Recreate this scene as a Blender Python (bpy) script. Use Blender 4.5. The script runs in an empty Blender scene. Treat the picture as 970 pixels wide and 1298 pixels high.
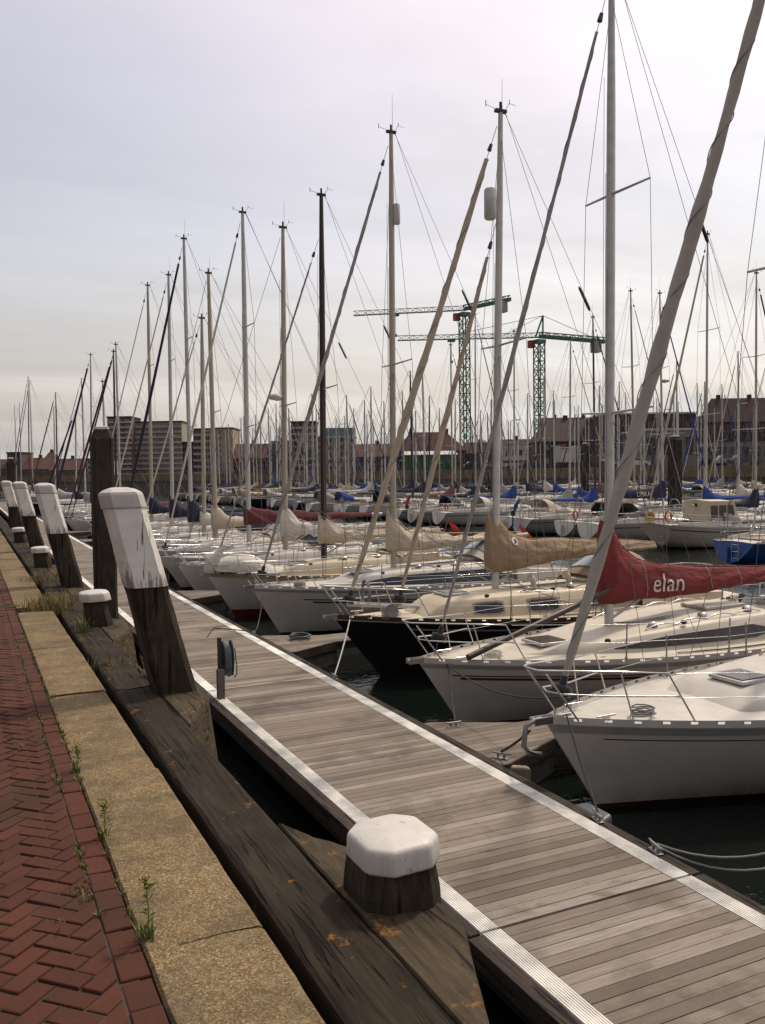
import bpy, bmesh, math, random
from mathutils import Vector, Matrix, noise
rad = math.radians
S = bpy.context.scene
COL = S.collection
RNG = random.Random(11)
PI = math.pi

# ------------------------------------------------------------------ camera maths (places are worked out in metres)
F, CX, CY = 1110., 485., 649.
ROLL, PITCH, YAW, CZ = rad(.8), math.atan(50 / F), rad(25.4), 1.6
def ray(px, py):
    u = (px - CX) / F; v = (CY - py) / F
    u2 = u * math.cos(ROLL) + v * math.sin(ROLL); v2 = -u * math.sin(ROLL) + v * math.cos(ROLL)
    f = math.cos(PITCH) + v2 * math.sin(PITCH); z = -math.sin(PITCH) + v2 * math.cos(PITCH)
    return Vector((u2 * math.cos(YAW) + f * math.sin(YAW), -u2 * math.sin(YAW) + f * math.cos(YAW), z))
def at_z(px, py, z):
    r = ray(px, py); t = (z - CZ) / r.z; return Vector((r.x * t, r.y * t, z))
def at_y(px, py, y):
    r = ray(px, py); t = y / r.y; return Vector((r.x * t, y, CZ + r.z * t))
def at_x(px, py, x):
    r = ray(px, py); t = x / r.x; return Vector((x, r.y * t, CZ + r.z * t))
def lat(l, d, z=0.):          # sideways / ahead of the viewpoint -> world
    return Vector((l * math.cos(YAW) + d * math.sin(YAW), -l * math.sin(YAW) + d * math.cos(YAW), z))
def hor(px): return 599 - .014 * (px - CX)
WZ = -2.4                      # water level
PZ = -1.9                      # pier deck level

# ------------------------------------------------------------------ tags
def tag(o, label=None, cat=None, group=None, kind=None):
    if label: o['label'] = label
    if cat: o['category'] = cat
    if group: o['group'] = group
    if kind: o['kind'] = kind
    return o
def empty(name, loc=(0, 0, 0), rz=0, label=None, cat=None, group=None, parent=None):
    o = bpy.data.objects.new(name, None); COL.objects.link(o)
    o.location = loc; o.rotation_euler = (0, 0, rz); o.empty_display_size = .2
    if parent: o.parent = parent
    return tag(o, label, cat, group)
def dup(o, parent=None):
    c = o.copy(); COL.objects.link(c)
    if parent: c.parent = parent
    for ch in KIDS.get(o, []):
        n = dup(ch, c); KIDS.setdefault(c, []).append(n)
    return c
KIDS = {}
def tagd(o, label, cat, group=None):
    return tag(o, label, cat, group)

# ------------------------------------------------------------------ mesh builder
class MB:
    def __init__(s): s.v = []; s.f = []; s.sm = []; s.mi = []; s.col = []
    def add(s, vs, fs, smooth=False, mi=0, col=None):
        b = len(s.v); s.v += [tuple(v) for v in vs]
        for f in fs:
            s.f.append([b + i for i in f]); s.sm.append(smooth); s.mi.append(mi); s.col.append(col)
    def box(s, c, size, rot=None, mi=0, col=None, taper=1.):
        hx, hy, hz = size[0] / 2, size[1] / 2, size[2] / 2
        vs = []
        for z in (-1, 1):
            k = taper if z > 0 else 1.
            for x, y in ((-1, -1), (1, -1), (1, 1), (-1, 1)):
                p = Vector((x * hx * k, y * hy * k, z * hz))
                if rot is not None: p = rot @ p
                vs.append(p + Vector(c))
        s.add(vs, [(3, 2, 1, 0), (4, 5, 6, 7), (0, 1, 5, 4), (1, 2, 6, 5), (2, 3, 7, 6), (3, 0, 4, 7)], False, mi, col)
    def bar(s, a, b, w, h=None, mi=0):
        a = Vector(a); b = Vector(b); d = b - a; L = d.length
        if L < 1e-6: return
        s.box((a + b) / 2, (w, h or w, L), d.to_track_quat('Z', 'Y').to_matrix(), mi)
    def tube(s, pts, r, n=6, caps=True, mi=0, flat=1., smooth=True):
        pts = [Vector(p) for p in pts]; m = len(pts)
        rs = r if isinstance(r, (list, tuple)) else [r] * m
        vs = []; prev = None
        for i, p in enumerate(pts):
            d = (pts[min(i + 1, m - 1)] - pts[max(i - 1, 0)]).normalized()
            if prev is None:
                ref = Vector((1, 0, 0)) if abs(d.x) < .9 else Vector((0, 1, 0))
                u = (ref - d * ref.dot(d)).normalized()
            else:
                u = (prev - d * prev.dot(d)).normalized()
            prev = u; w = d.cross(u)
            for k in range(n):
                a = 2 * PI * k / n
                vs.append(p + u * math.cos(a) * rs[i] + w * math.sin(a) * rs[i] * flat)
        fs = [(i * n + k, i * n + (k + 1) % n, (i + 1) * n + (k + 1) % n, (i + 1) * n + k) for i in range(m - 1) for k in range(n)]
        s.add(vs, fs, smooth, mi)
        if caps:
            s.add(vs[:n], [tuple(range(n))[::-1]], False, mi); s.add(vs[-n:], [tuple(range(n))], False, mi)
    def loft(s, rings, closed=True, smooth=True, mi=0, caps=False):
        n = len(rings[0]); vs = [p for r in rings for p in r]; fs = []
        for i in range(len(rings) - 1):
            for k in range(n if closed else n - 1):
                fs.append((i * n + k, i * n + (k + 1) % n, (i + 1) * n + (k + 1) % n, (i + 1) * n + k))
        s.add(vs, fs, smooth, mi)
        if caps:
            s.add(rings[0], [tuple(range(n))[::-1]], False, mi); s.add(rings[-1], [tuple(range(n))], False, mi)
    def prism(s, poly, z0, z1, mi=0, col=None):
        n = len(poly)
        vs = [(p[0], p[1], z0) for p in poly] + [(p[0], p[1], z1) for p in poly]
        s.add(vs, [tuple(range(n))[::-1], tuple(range(n, 2 * n))] + [(i, (i + 1) % n, n + (i + 1) % n, n + i) for i in range(n)], False, mi, col)
    def ball(s, c, r, nu=10, nv=6, mi=0):
        rx, ry, rz = r if isinstance(r, (list, tuple)) else (r, r, r)
        rings = []
        for j in range(nv + 1):
            a = -PI / 2 + PI * j / nv; q = max(math.cos(a), .01)
            rings.append([(c[0] + rx * q * math.cos(2 * PI * k / nu), c[1] + ry * q * math.sin(2 * PI * k / nu), c[2] + rz * math.sin(a)) for k in range(nu)])
        s.loft(rings, True, True, mi, True)
    def build(s, name, mat, parent=None, bevel=0, loc=None, fix=True):
        me = bpy.data.meshes.new(name); me.from_pydata(s.v, [], s.f)
        mats = mat if isinstance(mat, (list, tuple)) else [mat]
        for m in mats: me.materials.append(m)
        me.polygons.foreach_set('use_smooth', s.sm); me.polygons.foreach_set('material_index', s.mi)
        if any(c is not None for c in s.col):
            at = me.attributes.new('tint', 'FLOAT', 'FACE')
            at.data.foreach_set('value', [c if c is not None else .5 for c in s.col])
        me.update()
        if fix:
            bm = bmesh.new(); bm.from_mesh(me); bmesh.ops.recalc_face_normals(bm, faces=bm.faces); bm.to_mesh(me); bm.free()
        o = bpy.data.objects.new(name, me); COL.objects.link(o)
        if loc is not None: o.location = loc
        if parent is not None:
            o.parent = parent; KIDS.setdefault(parent, []).append(o)
        if bevel:
            b = o.modifiers.new('bevel', 'BEVEL'); b.width = bevel; b.segments = 2; b.limit_method = 'ANGLE'; b.angle_limit = rad(40)
        return o

# ------------------------------------------------------------------ materials
def nt(name):
    m = bpy.data.materials.new(name); m.use_nodes = True
    t = m.node_tree; b = t.nodes['Principled BSDF']
    return m, t, b
def N(t, kind, **kw):
    n = t.nodes.new(kind)
    for k, v in kw.items():
        if k.startswith('i_'):
            n.inputs[k[2:].replace('_', ' ')].default_value = v
        else: setattr(n, k, v)
    return n
def ramp(t, src, stops, interp='LINEAR'):
    r = t.nodes.new('ShaderNodeValToRGB'); r.color_ramp.interpolation = interp
    e = r.color_ramp.elements
    while len(e) < len(stops): e.new(.5)
    for i, (p, c) in enumerate(stops):
        e[i].position = p; e[i].color = (c[0], c[1], c[2], 1) if isinstance(c, (tuple, list)) else (c, c, c, 1)
    t.links.new(src, r.inputs[0]); return r.outputs[0]
def coords(t, scale=(1, 1, 1), kind='Object', rot=(0, 0, 0)):
    tc = t.nodes.new('ShaderNodeTexCoord'); mp = t.nodes.new('ShaderNodeMapping')
    mp.inputs['Scale'].default_value = scale; mp.inputs['Rotation'].default_value = rot
    t.links.new(tc.outputs[kind], mp.inputs[0]); return mp.outputs[0]
def noiset(t, co, scale, detail=4, rough=.55, dist=0.):
    n = t.nodes.new('ShaderNodeTexNoise'); n.inputs['Scale'].default_value = scale
    n.inputs['Detail'].default_value = detail; n.inputs['Roughness'].default_value = rough; n.inputs['Distortion'].default_value = dist
    t.links.new(co, n.inputs['Vector']); return n.outputs[0]
def mixc(t, fac, a, b, mode='MIX'):
    m = t.nodes.new('ShaderNodeMix'); m.data_type = 'RGBA'; m.blend_type = mode
    for sock, val in ((m.inputs[0], fac), (m.inputs[6], a), (m.inputs[7], b)):
        if hasattr(val, 'links'): t.links.new(val, sock)
        elif isinstance(val, (int, float)): sock.default_value = val
        else: sock.default_value = (val[0], val[1], val[2], 1)
    return m.outputs[2]
def math_(t, op, a, b=0., clamp=False):
    m = t.nodes.new('ShaderNodeMath'); m.operation = op; m.use_clamp = clamp
    for sock, val in ((m.inputs[0], a), (m.inputs[1], b)):
        if hasattr(val, 'links'): t.links.new(val, sock)
        else: sock.default_value = val
    return m.outputs[0]
def bumpn(t, b, h, strength=.3, dist=.01):
    n = t.nodes.new('ShaderNodeBump'); n.inputs['Strength'].default_value = strength; n.inputs['Distance'].default_value = dist
    t.links.new(h, n.inputs['Height']); t.links.new(n.outputs[0], b.inputs['Normal'])
_MC = {}
def M(name, c1, c2=None, scale=6., rough=.5, metal=0., bump=0., bscale=60., stretch=(1, 1, 1), bdist=.004, lo=.35, hi=.65, detail=4):
    if name in _MC: return _MC[name]
    m, t, b = nt(name)
    b.inputs['Roughness'].default_value = rough; b.inputs['Metallic'].default_value = metal
    co = coords(t, stretch)
    if c2 is None: c2 = tuple(x * .8 for x in c1)
    n = noiset(t, co, scale, detail)
    t.links.new(ramp(t, n, [(lo, c1), (hi, c2)]), b.inputs['Base Color'])
    if bump: bumpn(t, b, noiset(t, co, bscale, 3), bump, bdist)
    _MC[name] = m; return m

def wood(name, dark, light, axis='Y', lichen=0., rough=.85, scale=1., wet=None):
    """weathered timber with grain along one axis, cracks and, if asked, orange lichen"""
    m, t, b = nt(name); b.inputs['Roughness'].default_value = rough; b.inputs['Specular IOR Level'].default_value = .15
    st = {'X': (1.2, 22, 22), 'Y': (22, 1.2, 22), 'Z': (22, 22, 1.2)}[axis]
    co = coords(t, tuple(x * scale for x in st)); co1 = coords(t)
    g = noiset(t, co, 2.2, 6, .65, .4); big = noiset(t, co1, 2.5, 4)
    c = ramp(t, g, [(.3, dark), (.7, light)])
    c = mixc(t, ramp(t, big, [(.35, 0.), (.7, .55)]), c, tuple(x * .5 for x in dark))
    crk = ramp(t, noiset(t, co, 1.1, 3, .5, .8), [(.36, 1.), (.42, 0.)])
    c = mixc(t, math_(t, 'MULTIPLY', crk, .85), c, tuple(x * .3 for x in dark))
    if lichen:
        l = ramp(t, noiset(t, co1, 4.5, 7, .72), [(.71 - lichen, 0.), (.76 - lichen, 1.)])
        l2 = ramp(t, noiset(t, co1, 60., 2, .6), [(.4, 0.), (.55, 1.)])
        c = mixc(t, math_(t, 'MULTIPLY', math_(t, 'MULTIPLY', l, l2), .85), c, (.26, .115, .018))
        w = ramp(t, noiset(t, co1, 11., 6, .75), [(.70, 0.), (.73, 1.)])
        c = mixc(t, math_(t, 'MULTIPLY', math_(t, 'MULTIPLY', w, l2), .6), c, (.28, .27, .23))
    t.links.new(c, b.inputs['Base Color'])
    h = math_(t, 'SUBTRACT', math_(t, 'MULTIPLY', g, .6), crk)
    bumpn(t, b, h, .7, .012)
    return m
def white_post():
    m, t, b = nt('white_paint_on_timber'); b.inputs['Roughness'].default_value = .6
    co = coords(t, (14, 14, 1.3)); co1 = coords(t)
    g = noiset(t, co, 1.6, 5, .6, .6)
    c = ramp(t, noiset(t, co1, 5., 5, .6), [(.3, (.82, .77, .69)), (.7, (.72, .67, .59))])
    crk = ramp(t, g, [(.335, 1.), (.36, 0.)])
    sp = t.nodes.new('ShaderNodeSeparateXYZ'); t.links.new(coords(t), sp.inputs[0])
    low = ramp(t, sp.outputs[2], [(.80, 1.), (1., 0.)])
    worn = ramp(t, math_(t, 'ADD', noiset(t, co, 2.5, 6, .7), math_(t, 'MULTIPLY', low, .20)), [(.66, 0.), (.70, 1.)])
    c = mixc(t, math_(t, 'MULTIPLY', crk, .85), c, (.07, .055, .045))
    c = mixc(t, math_(t, 'MULTIPLY', worn, .8), c, (.16, .13, .11))
    t.links.new(c, b.inputs['Base Color'])
    bumpn(t, b, math_(t, 'SUBTRACT', 0., math_(t, 'ADD', crk, worn)), .5, .006); return m
def brick_mat():
    m, t, b = nt('red_paving_brick'); b.inputs['Specular IOR Level'].default_value = .2; b.inputs['Roughness'].default_value = .8
    a = N(t, 'ShaderNodeAttribute', attribute_name='tint'); co = coords(t)
    c = ramp(t, a.outputs['Fac'], [(0., (.062, .020, .010)), (.4, (.080, .023, .011)), (.75, (.098, .028, .013)), (1., (.074, .026, .014))])
    n = noiset(t, co, 35., 6, .7)
    c = mixc(t, ramp(t, n, [(.35, 0.), (.75, .6)]), c, (.06, .022, .013))
    n2 = noiset(t, co, 1.7, 5, .6)
    c = mixc(t, ramp(t, n2, [(.45, 0.), (.72, .7)]), c, (.030, .015, .009))
    t.links.new(c, b.inputs['Base Color']); bumpn(t, b, noiset(t, co, 90., 4), .5, .004); return m
def concrete_mat():
    m, t, b = nt('exposed_aggregate_concrete'); b.inputs['Specular IOR Level'].default_value = .2; b.inputs['Roughness'].default_value = .9
    co = coords(t)
    v = t.nodes.new('ShaderNodeTexVoronoi'); v.inputs['Scale'].default_value = 135.; t.links.new(co, v.inputs['Vector'])
    sp = t.nodes.new('ShaderNodeSeparateColor'); t.links.new(v.outputs['Color'], sp.inputs[0])
    c = ramp(t, sp.outputs[0], [(0., (.12, .075, .030)), (.35, (.21, .137, .057)), (.7, (.275, .188, .085)), (.93, (.34, .255, .14)), (1., (.42, .35, .24))])
    c = mixc(t, ramp(t, v.outputs['Distance'], [(.3, 0.), (.75, .7)]), c, (.09, .07, .04))
    n = noiset(t, co, 2.2, 6, .65)
    c = mixc(t, ramp(t, n, [(.40, 0.), (.66, .75)]), c, (.075, .056, .032))
    st = noiset(t, coords(t, (1.5, 5, 1)), 1.3, 4)
    c = mixc(t, ramp(t, st, [(.52, 0.), (.70, .55)]), c, (.06, .05, .036))
    c = mixc(t, ramp(t, noiset(t, co, 14., 5, .7), [(.5, 0.), (.75, .45)]), c, (.33, .26, .16))
    t.links.new(c, b.inputs['Base Color'])
    bumpn(t, b, math_(t, 'ADD', v.outputs['Distance'], noiset(t, co, 30., 4)), .5, .005); return m
def plank_mat():
    m, t, b = nt('weathered_deck_plank'); b.inputs['Specular IOR Level'].default_value = .2; b.inputs['Roughness'].default_value = .75
    a = N(t, 'ShaderNodeAttribute', attribute_name='tint')
    co = coords(t, (1.2, 26, 10)); co1 = coords(t)
    g = noiset(t, co, 2.4, 6, .65)
    c = ramp(t, a.outputs['Fac'], [(0., (.155, .124, .096)), (.3, (.225, .184, .143)), (.7, (.295, .248, .196)), (1., (.38, .33, .27))])
    c = mixc(t, ramp(t, g, [(.3, .0), (.75, .55)]), c, (.065, .047, .033))
    n = noiset(t, co1, 1.1, 5, .65)
    c = mixc(t, ramp(t, n, [(.50, 0.), (.64, .62)]), c, (.10, .080, .062))
    c = mixc(t, ramp(t, noiset(t, coords(t, (.8, 1.6, 1)), 2.3, 6, .7), [(.60, 0.), (.68, .55)]), c, (.085, .07, .058))
    sc = ramp(t, noiset(t, coords(t, (2, 9, 4)), 1.4, 5, .7), [(.66, 0.), (.75, .5)])
    c = mixc(t, sc, c, (.32, .28, .22))
    t.links.new(c, b.inputs['Base Color'])
    w = t.nodes.new('ShaderNodeTexWave'); w.wave_type = 'BANDS'; w.bands_direction = 'Y'; w.inputs['Scale'].default_value = 18.; w.inputs['Distortion'].default_value = .05
    t.links.new(co1, w.inputs['Vector'])
    bumpn(t, b, math_(t, 'ADD', math_(t, 'MULTIPLY', w.outputs['Fac'], .6), g), .45, .003); return m
def water_mat():
    m, t, b = nt('harbour_water'); b.inputs['Base Color'].default_value = (.006, .009, .007, 1)
    b.inputs['Roughness'].default_value = .06; b.inputs['IOR'].default_value = 1.33
    co = coords(t, (1, 1, 1))
    h = math_(t, 'ADD', noiset(t, co, 1.1, 4, .5), math_(t, 'MULTIPLY', noiset(t, coords(t, (1, 1.6, 1)), 5.5, 3, .5), .35))
    bumpn(t, b, h, .22, .16); return m
def hull_mat(name, c, anti, z=.07, rough=.22, dirt=.3):
    """gelcoat topsides with the antifouling colour below the waterline"""
    m, t, b = nt(name); b.inputs['Roughness'].default_value = rough
    co = coords(t); sp = t.nodes.new('ShaderNodeSeparateXYZ'); t.links.new(co, sp.inputs[0])
    lt = math_(t, 'LESS_THAN', sp.outputs[2], z)
    n = noiset(t, coords(t, (1, 1, .35)), 3., 6, .65)
    cc = mixc(t, ramp(t, n, [(.45, 0.), (.8, dirt)]), c, tuple(x * .55 + .01 for x in c))
    st = noiset(t, coords(t, (9, 9, .7)), 2.2, 6, .7)
    cc = mixc(t, ramp(t, st, [(.58, 0.), (.78, .38)]), cc, tuple(x * .5 + .012 for x in c))
    low = ramp(t, sp.outputs[2], [(z, .8), (z + .28, 0.)])
    cc = mixc(t, math_(t, 'MULTIPLY', low, n), cc, (.12, .10, .06) if c[0] > .2 else c)
    t.links.new(mixc(t, lt, cc, anti), b.inputs['Base Color']); return m

MT = {}
MT['gel'] = M('white_gelcoat', (.58, .54, .46), (.48, .44, .37), 3., .28)
MT['deck_white'] = M('white_nonskid_deck', (.54, .505, .44), (.45, .42, .36), 2.5, .55, bump=.25, bscale=220, bdist=.002)
MT['deck_cream'] = M('cream_nonskid_deck', (.56, .48, .335), (.48, .41, .28), 2.5, .55, bump=.25, bscale=220, bdist=.002)
MT['deck_ivory'] = M('ivory_nonskid_deck', (.56, .505, .40), (.48, .43, .34), 2.5, .55, bump=.25, bscale=220, bdist=.002)
MT['deck_grey'] = M('pale_grey_deck', (.40, .39, .36), (.33, .32, .29), 2.5, .55, bump=.25, bscale=220, bdist=.002)
MT['teak'] = M('teak_deck', (.30, .20, .12), (.20, .13, .08), 3., .7, stretch=(1, 12, 1))
MT['alu'] = M('anodised_aluminium', (.56, .54, .51), (.46, .45, .42), 5., .45, metal=.2)
MT['alu_tan'] = M('gold_anodised_aluminium', (.47, .41, .32), (.40, .35, .27), 5., .45, metal=.2)
MT['alu_white'] = M('white_painted_mast', (.60, .58, .54), (.5, .48, .45), 5., .4)
MT['brown'] = M('brown_painted_mast', (.045, .022, .016), (.03, .016, .012), 5., .4)
MT['black'] = M('black_paint', (.012, .012, .013), (.02, .02, .02), 5., .4)
MT['rubber'] = M('black_rubber', (.02, .02, .02), (.035, .033, .03), 12., .75)
MT['steel'] = M('stainless_steel', (.62, .61, .58), (.5, .49, .47), 8., .22, metal=.95)
MT['dull_steel'] = M('galvanised_steel', (.33, .33, .32), (.24, .23, .22), 9., .5, metal=.6)
MT['wire'] = M('rigging_wire', (.17, .17, .17), (.12, .12, .12), 9., .4, metal=.5)
MT['rope_white'] = M('white_rope', (.62, .60, .54), (.45, .43, .38), 60., .9)
MT['rope_dark'] = M('dark_rope', (.035, .035, .04), (.06, .058, .055), 60., .9)
MT['rope_grey'] = M('grey_rope', (.24, .235, .22), (.16, .155, .145), 60., .9)
MT['glass'] = M('smoked_window', (.035, .024, .022), (.05, .036, .032), 3., .12)
MT['glass_blue'] = M('dark_blue_window', (.02, .028, .042), (.03, .04, .055), 3., .15)
MT['pane'] = M('clear_sprayhood_pane', (.22, .26, .27), (.3, .33, .33), 3., .12)
MT['green'] = M('crane_green_paint', (.045, .135, .085), (.06, .155, .10), 2., .5)
MT['pale_green'] = M('haze_paled_crane_green', (.15, .21, .18), (.10, .17, .13), 2., .5)  # crane green made paler, with distance haze put into its colour
MT['orange'] = M('orange_plastic', (.55, .12, .03), (.45, .09, .03), 5., .5)
MT['yellow'] = M('yellow_plastic', (.5, .3, .03), (.42, .25, .03), 5., .5)
MT['blue_fender'] = M('blue_vinyl', (.02, .04, .16), (.025, .05, .2), 5., .4)
MT['fender'] = M('grey_vinyl', (.12, .135, .145), (.08, .09, .10), 5., .5)
MT['cream_vinyl'] = M('cream_vinyl', (.36, .31, .21), (.26, .21, .13), 12., .7)
MT['letter'] = M('cream_lettering', (.62, .55, .45), (.56, .5, .4), 5., .7)
MT['stripe_red'] = M('dark_red_stripe', (.13, .018, .018), (.11, .016, .016), 5., .35)
MT['stripe_dark'] = M('charcoal_stripe', (.028, .025, .024), (.035, .03, .03), 5., .35)
MT['stripe_grey'] = M('grey_stripe', (.33, .32, .30), (.28, .27, .26), 5., .35)
MT['flag_red'] = M('red_bunting', (.5, .03, .02), (.42, .03, .02), 5., .8)
MT['flag_white'] = M('white_bunting', (.7, .68, .64), (.6, .58, .54), 5., .8)
MT['flag_blue'] = M('blue_bunting', (.02, .04, .2), (.02, .05, .22), 5., .8)
def canvas(name, c, st=.55):
    m, t, b = nt(name); b.inputs['Roughness'].default_value = .85
    co = coords(t); n = noiset(t, co, 2.2, 5, .6); n2 = noiset(t, coords(t, (1.2, 5, 3.5)), 2.6, 4, .55, .8)
    cc = mixc(t, ramp(t, n, [(.35, 0.), (.75, .5)]), c, tuple(min(1, x * 1.25 + .02) for x in c))
    cc = mixc(t, ramp(t, noiset(t, co, 6., 5, .7), [(.55, 0.), (.8, .35)]), cc, tuple(x * .6 for x in c))
    t.links.new(cc, b.inputs['Base Color']); bumpn(t, b, n2, st, .05); return m
CV = dict(red=canvas('red_canvas', (.165, .016, .017)), beige=canvas('beige_canvas', (.29, .205, .125)), navy=canvas('navy_canvas', (.012, .014, .035)),
          blue=canvas('royal_blue_canvas', (.012, .045, .22)), cream=canvas('cream_canvas', (.46, .385, .285)), white=canvas('white_sailcloth', (.52, .485, .42)),
          grey=canvas('grey_canvas', (.30, .275, .25)), taupe=canvas('taupe_canvas', (.34, .30, .25), .18), green=canvas('dark_green_canvas', (.02, .05, .03)), maroon=canvas('maroon_canvas', (.10, .014, .018)),
          dusty=canvas('dusty_red_canvas', (.17, .06, .05)), tan=canvas('tan_furled_sail', (.42, .345, .245), .18))
HM = dict(white=hull_mat('white_hull', (.60, .56, .49), (.045, .012, .010)), white_dark=hull_mat('white_hull_black_bottom', (.60, .56, .49), (.012, .012, .014)),
          white_red=hull_mat('white_hull_red_bottom', (.60, .56, .49), (.10, .014, .012), .2), black=hull_mat('black_hull', (.009, .009, .010), (.012, .010, .010), .07, .18, .1),
          navy=hull_mat('navy_hull', (.012, .018, .05), (.05, .012, .01), .07, .2, .1), blue=hull_mat('blue_hull', (.015, .06, .24), (.4, .4, .38), .12, .25),
          cream=hull_mat('cream_hull', (.56, .49, .37), (.03, .012, .010)), red=hull_mat('dark_red_hull', (.12, .016, .014), (.012, .012, .012), .07, .25, .1), grey=hull_mat('pale_grey_hull', (.42, .42, .40), (.012, .012, .014)))
DECK = wood('dark_fender_timber', (.014, .0095, .0055), (.050, .036, .022), 'Y', .11)
POSTW = wood('dark_post_timber', (.026, .020, .013), (.080, .061, .042), 'Z', .0)
POSTL = wood('lichened_wedge_timber', (.036, .027, .017), (.098, .073, .045), 'Y', .16)
PILEW = wood('dark_pile_timber', (.035, .028, .021), (.085, .068, .053), 'Z', 0.)
FASC = wood('pier_fascia_timber', (.035, .027, .022), (.10, .077, .062), 'Y', .02)
FASCX = wood('finger_fascia_timber', (.05, .038, .03), (.13, .10, .08), 'X', .0)
WPOST = white_post()
BRICK, CONC, PLANK, WATER = brick_mat(), concrete_mat(), plank_mat(), water_mat()
def cap_mat():
    m, t, b = nt('white_moulded_cap'); b.inputs['Roughness'].default_value = .5; co = coords(t)
    c = ramp(t, noiset(t, co, 5., 6, .65), [(.3, (.60, .565, .51)), (.7, (.47, .44, .39))])
    c = mixc(t, ramp(t, noiset(t, co, 38., 3, .6), [(.66, 0.), (.70, .75)]), c, (.20, .18, .15))
    c = mixc(t, ramp(t, noiset(t, coords(t, (1, 1, .25)), 22., 5, .7), [(.55, 0.), (.75, .5)]), c, (.33, .29, .23))
    c = mixc(t, ramp(t, noiset(t, co, 13., 2, .5), [(.72, 0.), (.74, .8)]), c, (.75, .74, .70))
    t.links.new(c, b.inputs['Base Color']); bumpn(t, b, noiset(t, co, 60., 4), .25, .003); return m
MT['white_cap'] = cap_mat()
STRIP = M('ribbed_aluminium_strip', (.82, .79, .71), (.42, .41, .38), 3., .55, metal=.0, detail=6)
QWALL = M('dark_quay_wall', (.10, .09, .075), (.05, .045, .038), 3., .9, bump=.4, bscale=20)
SOIL = M('dark_joint_sand', (.060, .040, .022), (.032, .026, .014), 20., .95, bump=.4, bscale=80)
GREEN_LEAF = M('weed_green', (.09, .125, .022), (.15, .15, .035), 8., .8)
DRY = M('dry_grass_straw', (.27, .20, .08), (.17, .13, .05), 8., .85)

# ================================================================== SETTING
def sheet(name, poly, z, mat):
    b = MB(); b.add([(p[0], p[1], z) for p in poly], [tuple(range(len(poly)))])
    o = b.build(name, mat, fix=False); return tag(o, kind='structure')
# harbour bed: one sheet to the horizon, the water above it
sheet('ground', [(-4000, -4000), (4000, -4000), (4000, 4000), (-4000, 4000)], -7., SOIL)
wat = sheet('water', [(.93, -60), (3600, -60), (3600, 3600), (.93, 3600)], WZ, WATER)
# quay: retaining wall, paved ground, coping
b = MB(); b.box((-50.05, 120, -3.55), (101.94, 400, 6.98)); tag(b.build('quay_wall_ground', QWALL), kind='structure')
b = MB(); b.box((-50, 120, -.0265), (100.9, 400, .037)); tag(b.build('paving_bed', SOIL), kind='structure')

def clip(poly, x, keep_less=True):
    out = []
    for i in range(len(poly)):
        a, c = poly[i - 1], poly[i]
        ia, ic = (a[0] <= x) == keep_less, (c[0] <= x) == keep_less
        if ia != ic:
            k = (x - a[0]) / (c[0] - a[0]); out.append((x, a[1] + k * (c[1] - a[1])))
        if ic: out.append(c)
    return out
br = MB()
def brick(poly, rr):
    if len(poly) < 3: return
    ar = abs(sum(poly[i - 1][0] * poly[i][1] - poly[i][0] * poly[i - 1][1] for i in range(len(poly)))) / 2
    if ar < .0012: return
    cx = sum(p[0] for p in poly) / len(poly); cy = sum(p[1] for p in poly) / len(poly)
    dz = rr.uniform(-.004, .003); tx = rr.uniform(-.02, .02); ty = rr.uniform(-.02, .02); n = len(poly)
    ins = [((p[0] - cx), (p[1] - cy)) for p in poly]
    def ring(k, z): return [(cx + q[0] * k, cy + q[1] * k, z + dz + q[0] * tx + q[1] * ty) for q in ins]
    vs = ring(1., -.06) + ring(1., -.007) + ring(.965, -.002) + ring(.90, 0.)
    fs = [(i, (i + 1) % n, n + (i + 1) % n, n + i) for i in range(n)] + [(n + i, n + (i + 1) % n, 2 * n + (i + 1) % n, 2 * n + i) for i in range(n)] + [(2 * n + i, 2 * n + (i + 1) % n, 3 * n + (i + 1) % n, 3 * n + i) for i in range(n)] + [tuple(range(3 * n, 4 * n))]
    br.add(vs, fs, False, 0, rr.random())
BL, BW, J = .164, .082, .0038
rr = random.Random(3)
c45 = math.sqrt(.5)
for i in range(-300, 400):
    for j in range(-150, 200):
        # herringbone: bricks 2x1 on an integer lattice of unit BW
        k = (i - j) % 4
        if k == 0: x0, y0, w, h = i, j, 2, 1
        elif k == 3: x0, y0, w, h = i, j, 1, 2       # vertical one standing beside it
        else: continue
        X0, Y0, X1, Y1 = x0 * BW + J, y0 * BW + J, (x0 + w) * BW - J, (y0 + h) * BW - J
        q = [((a - c) * c45 - .6, (a + c) * c45 + 3.) for a, c in ((X0, Y0), (X1, Y0), (X1, Y1), (X0, Y1))]
        mx = min(p[0] for p in q); my = sum(p[1] for p in q) / 4
        if mx > .384 or max(p[0] for p in q) < -2.2 or my < -1.5 or my > 17: continue
        jx, jy = rr.uniform(-.0015, .0015), rr.uniform(-.0015, .0015)
        brick([(p[0] + jx, p[1] + jy) for p in clip(q, .384)], rr)
y = -1.5
while y < 17:
    L = .168 if rr.random() < .8 else .16
    brick([(.391, y + J), (.487, y + J + rr.uniform(-.002, .002)), (.487, y + L - J), (.391, y + L - J)], rr)
    y += L
tag(br.build('brick_pavement', BRICK, fix=False), kind='structure')
b = MB(); b.box((-1.2, 67, -.012), (3.37, 100, .03)); tag(b.build('brick_pavement_beyond', M('far_red_brick', (.13, .04, .028), (.08, .03, .024), 9., .85, detail=6)), kind='structure')

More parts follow.
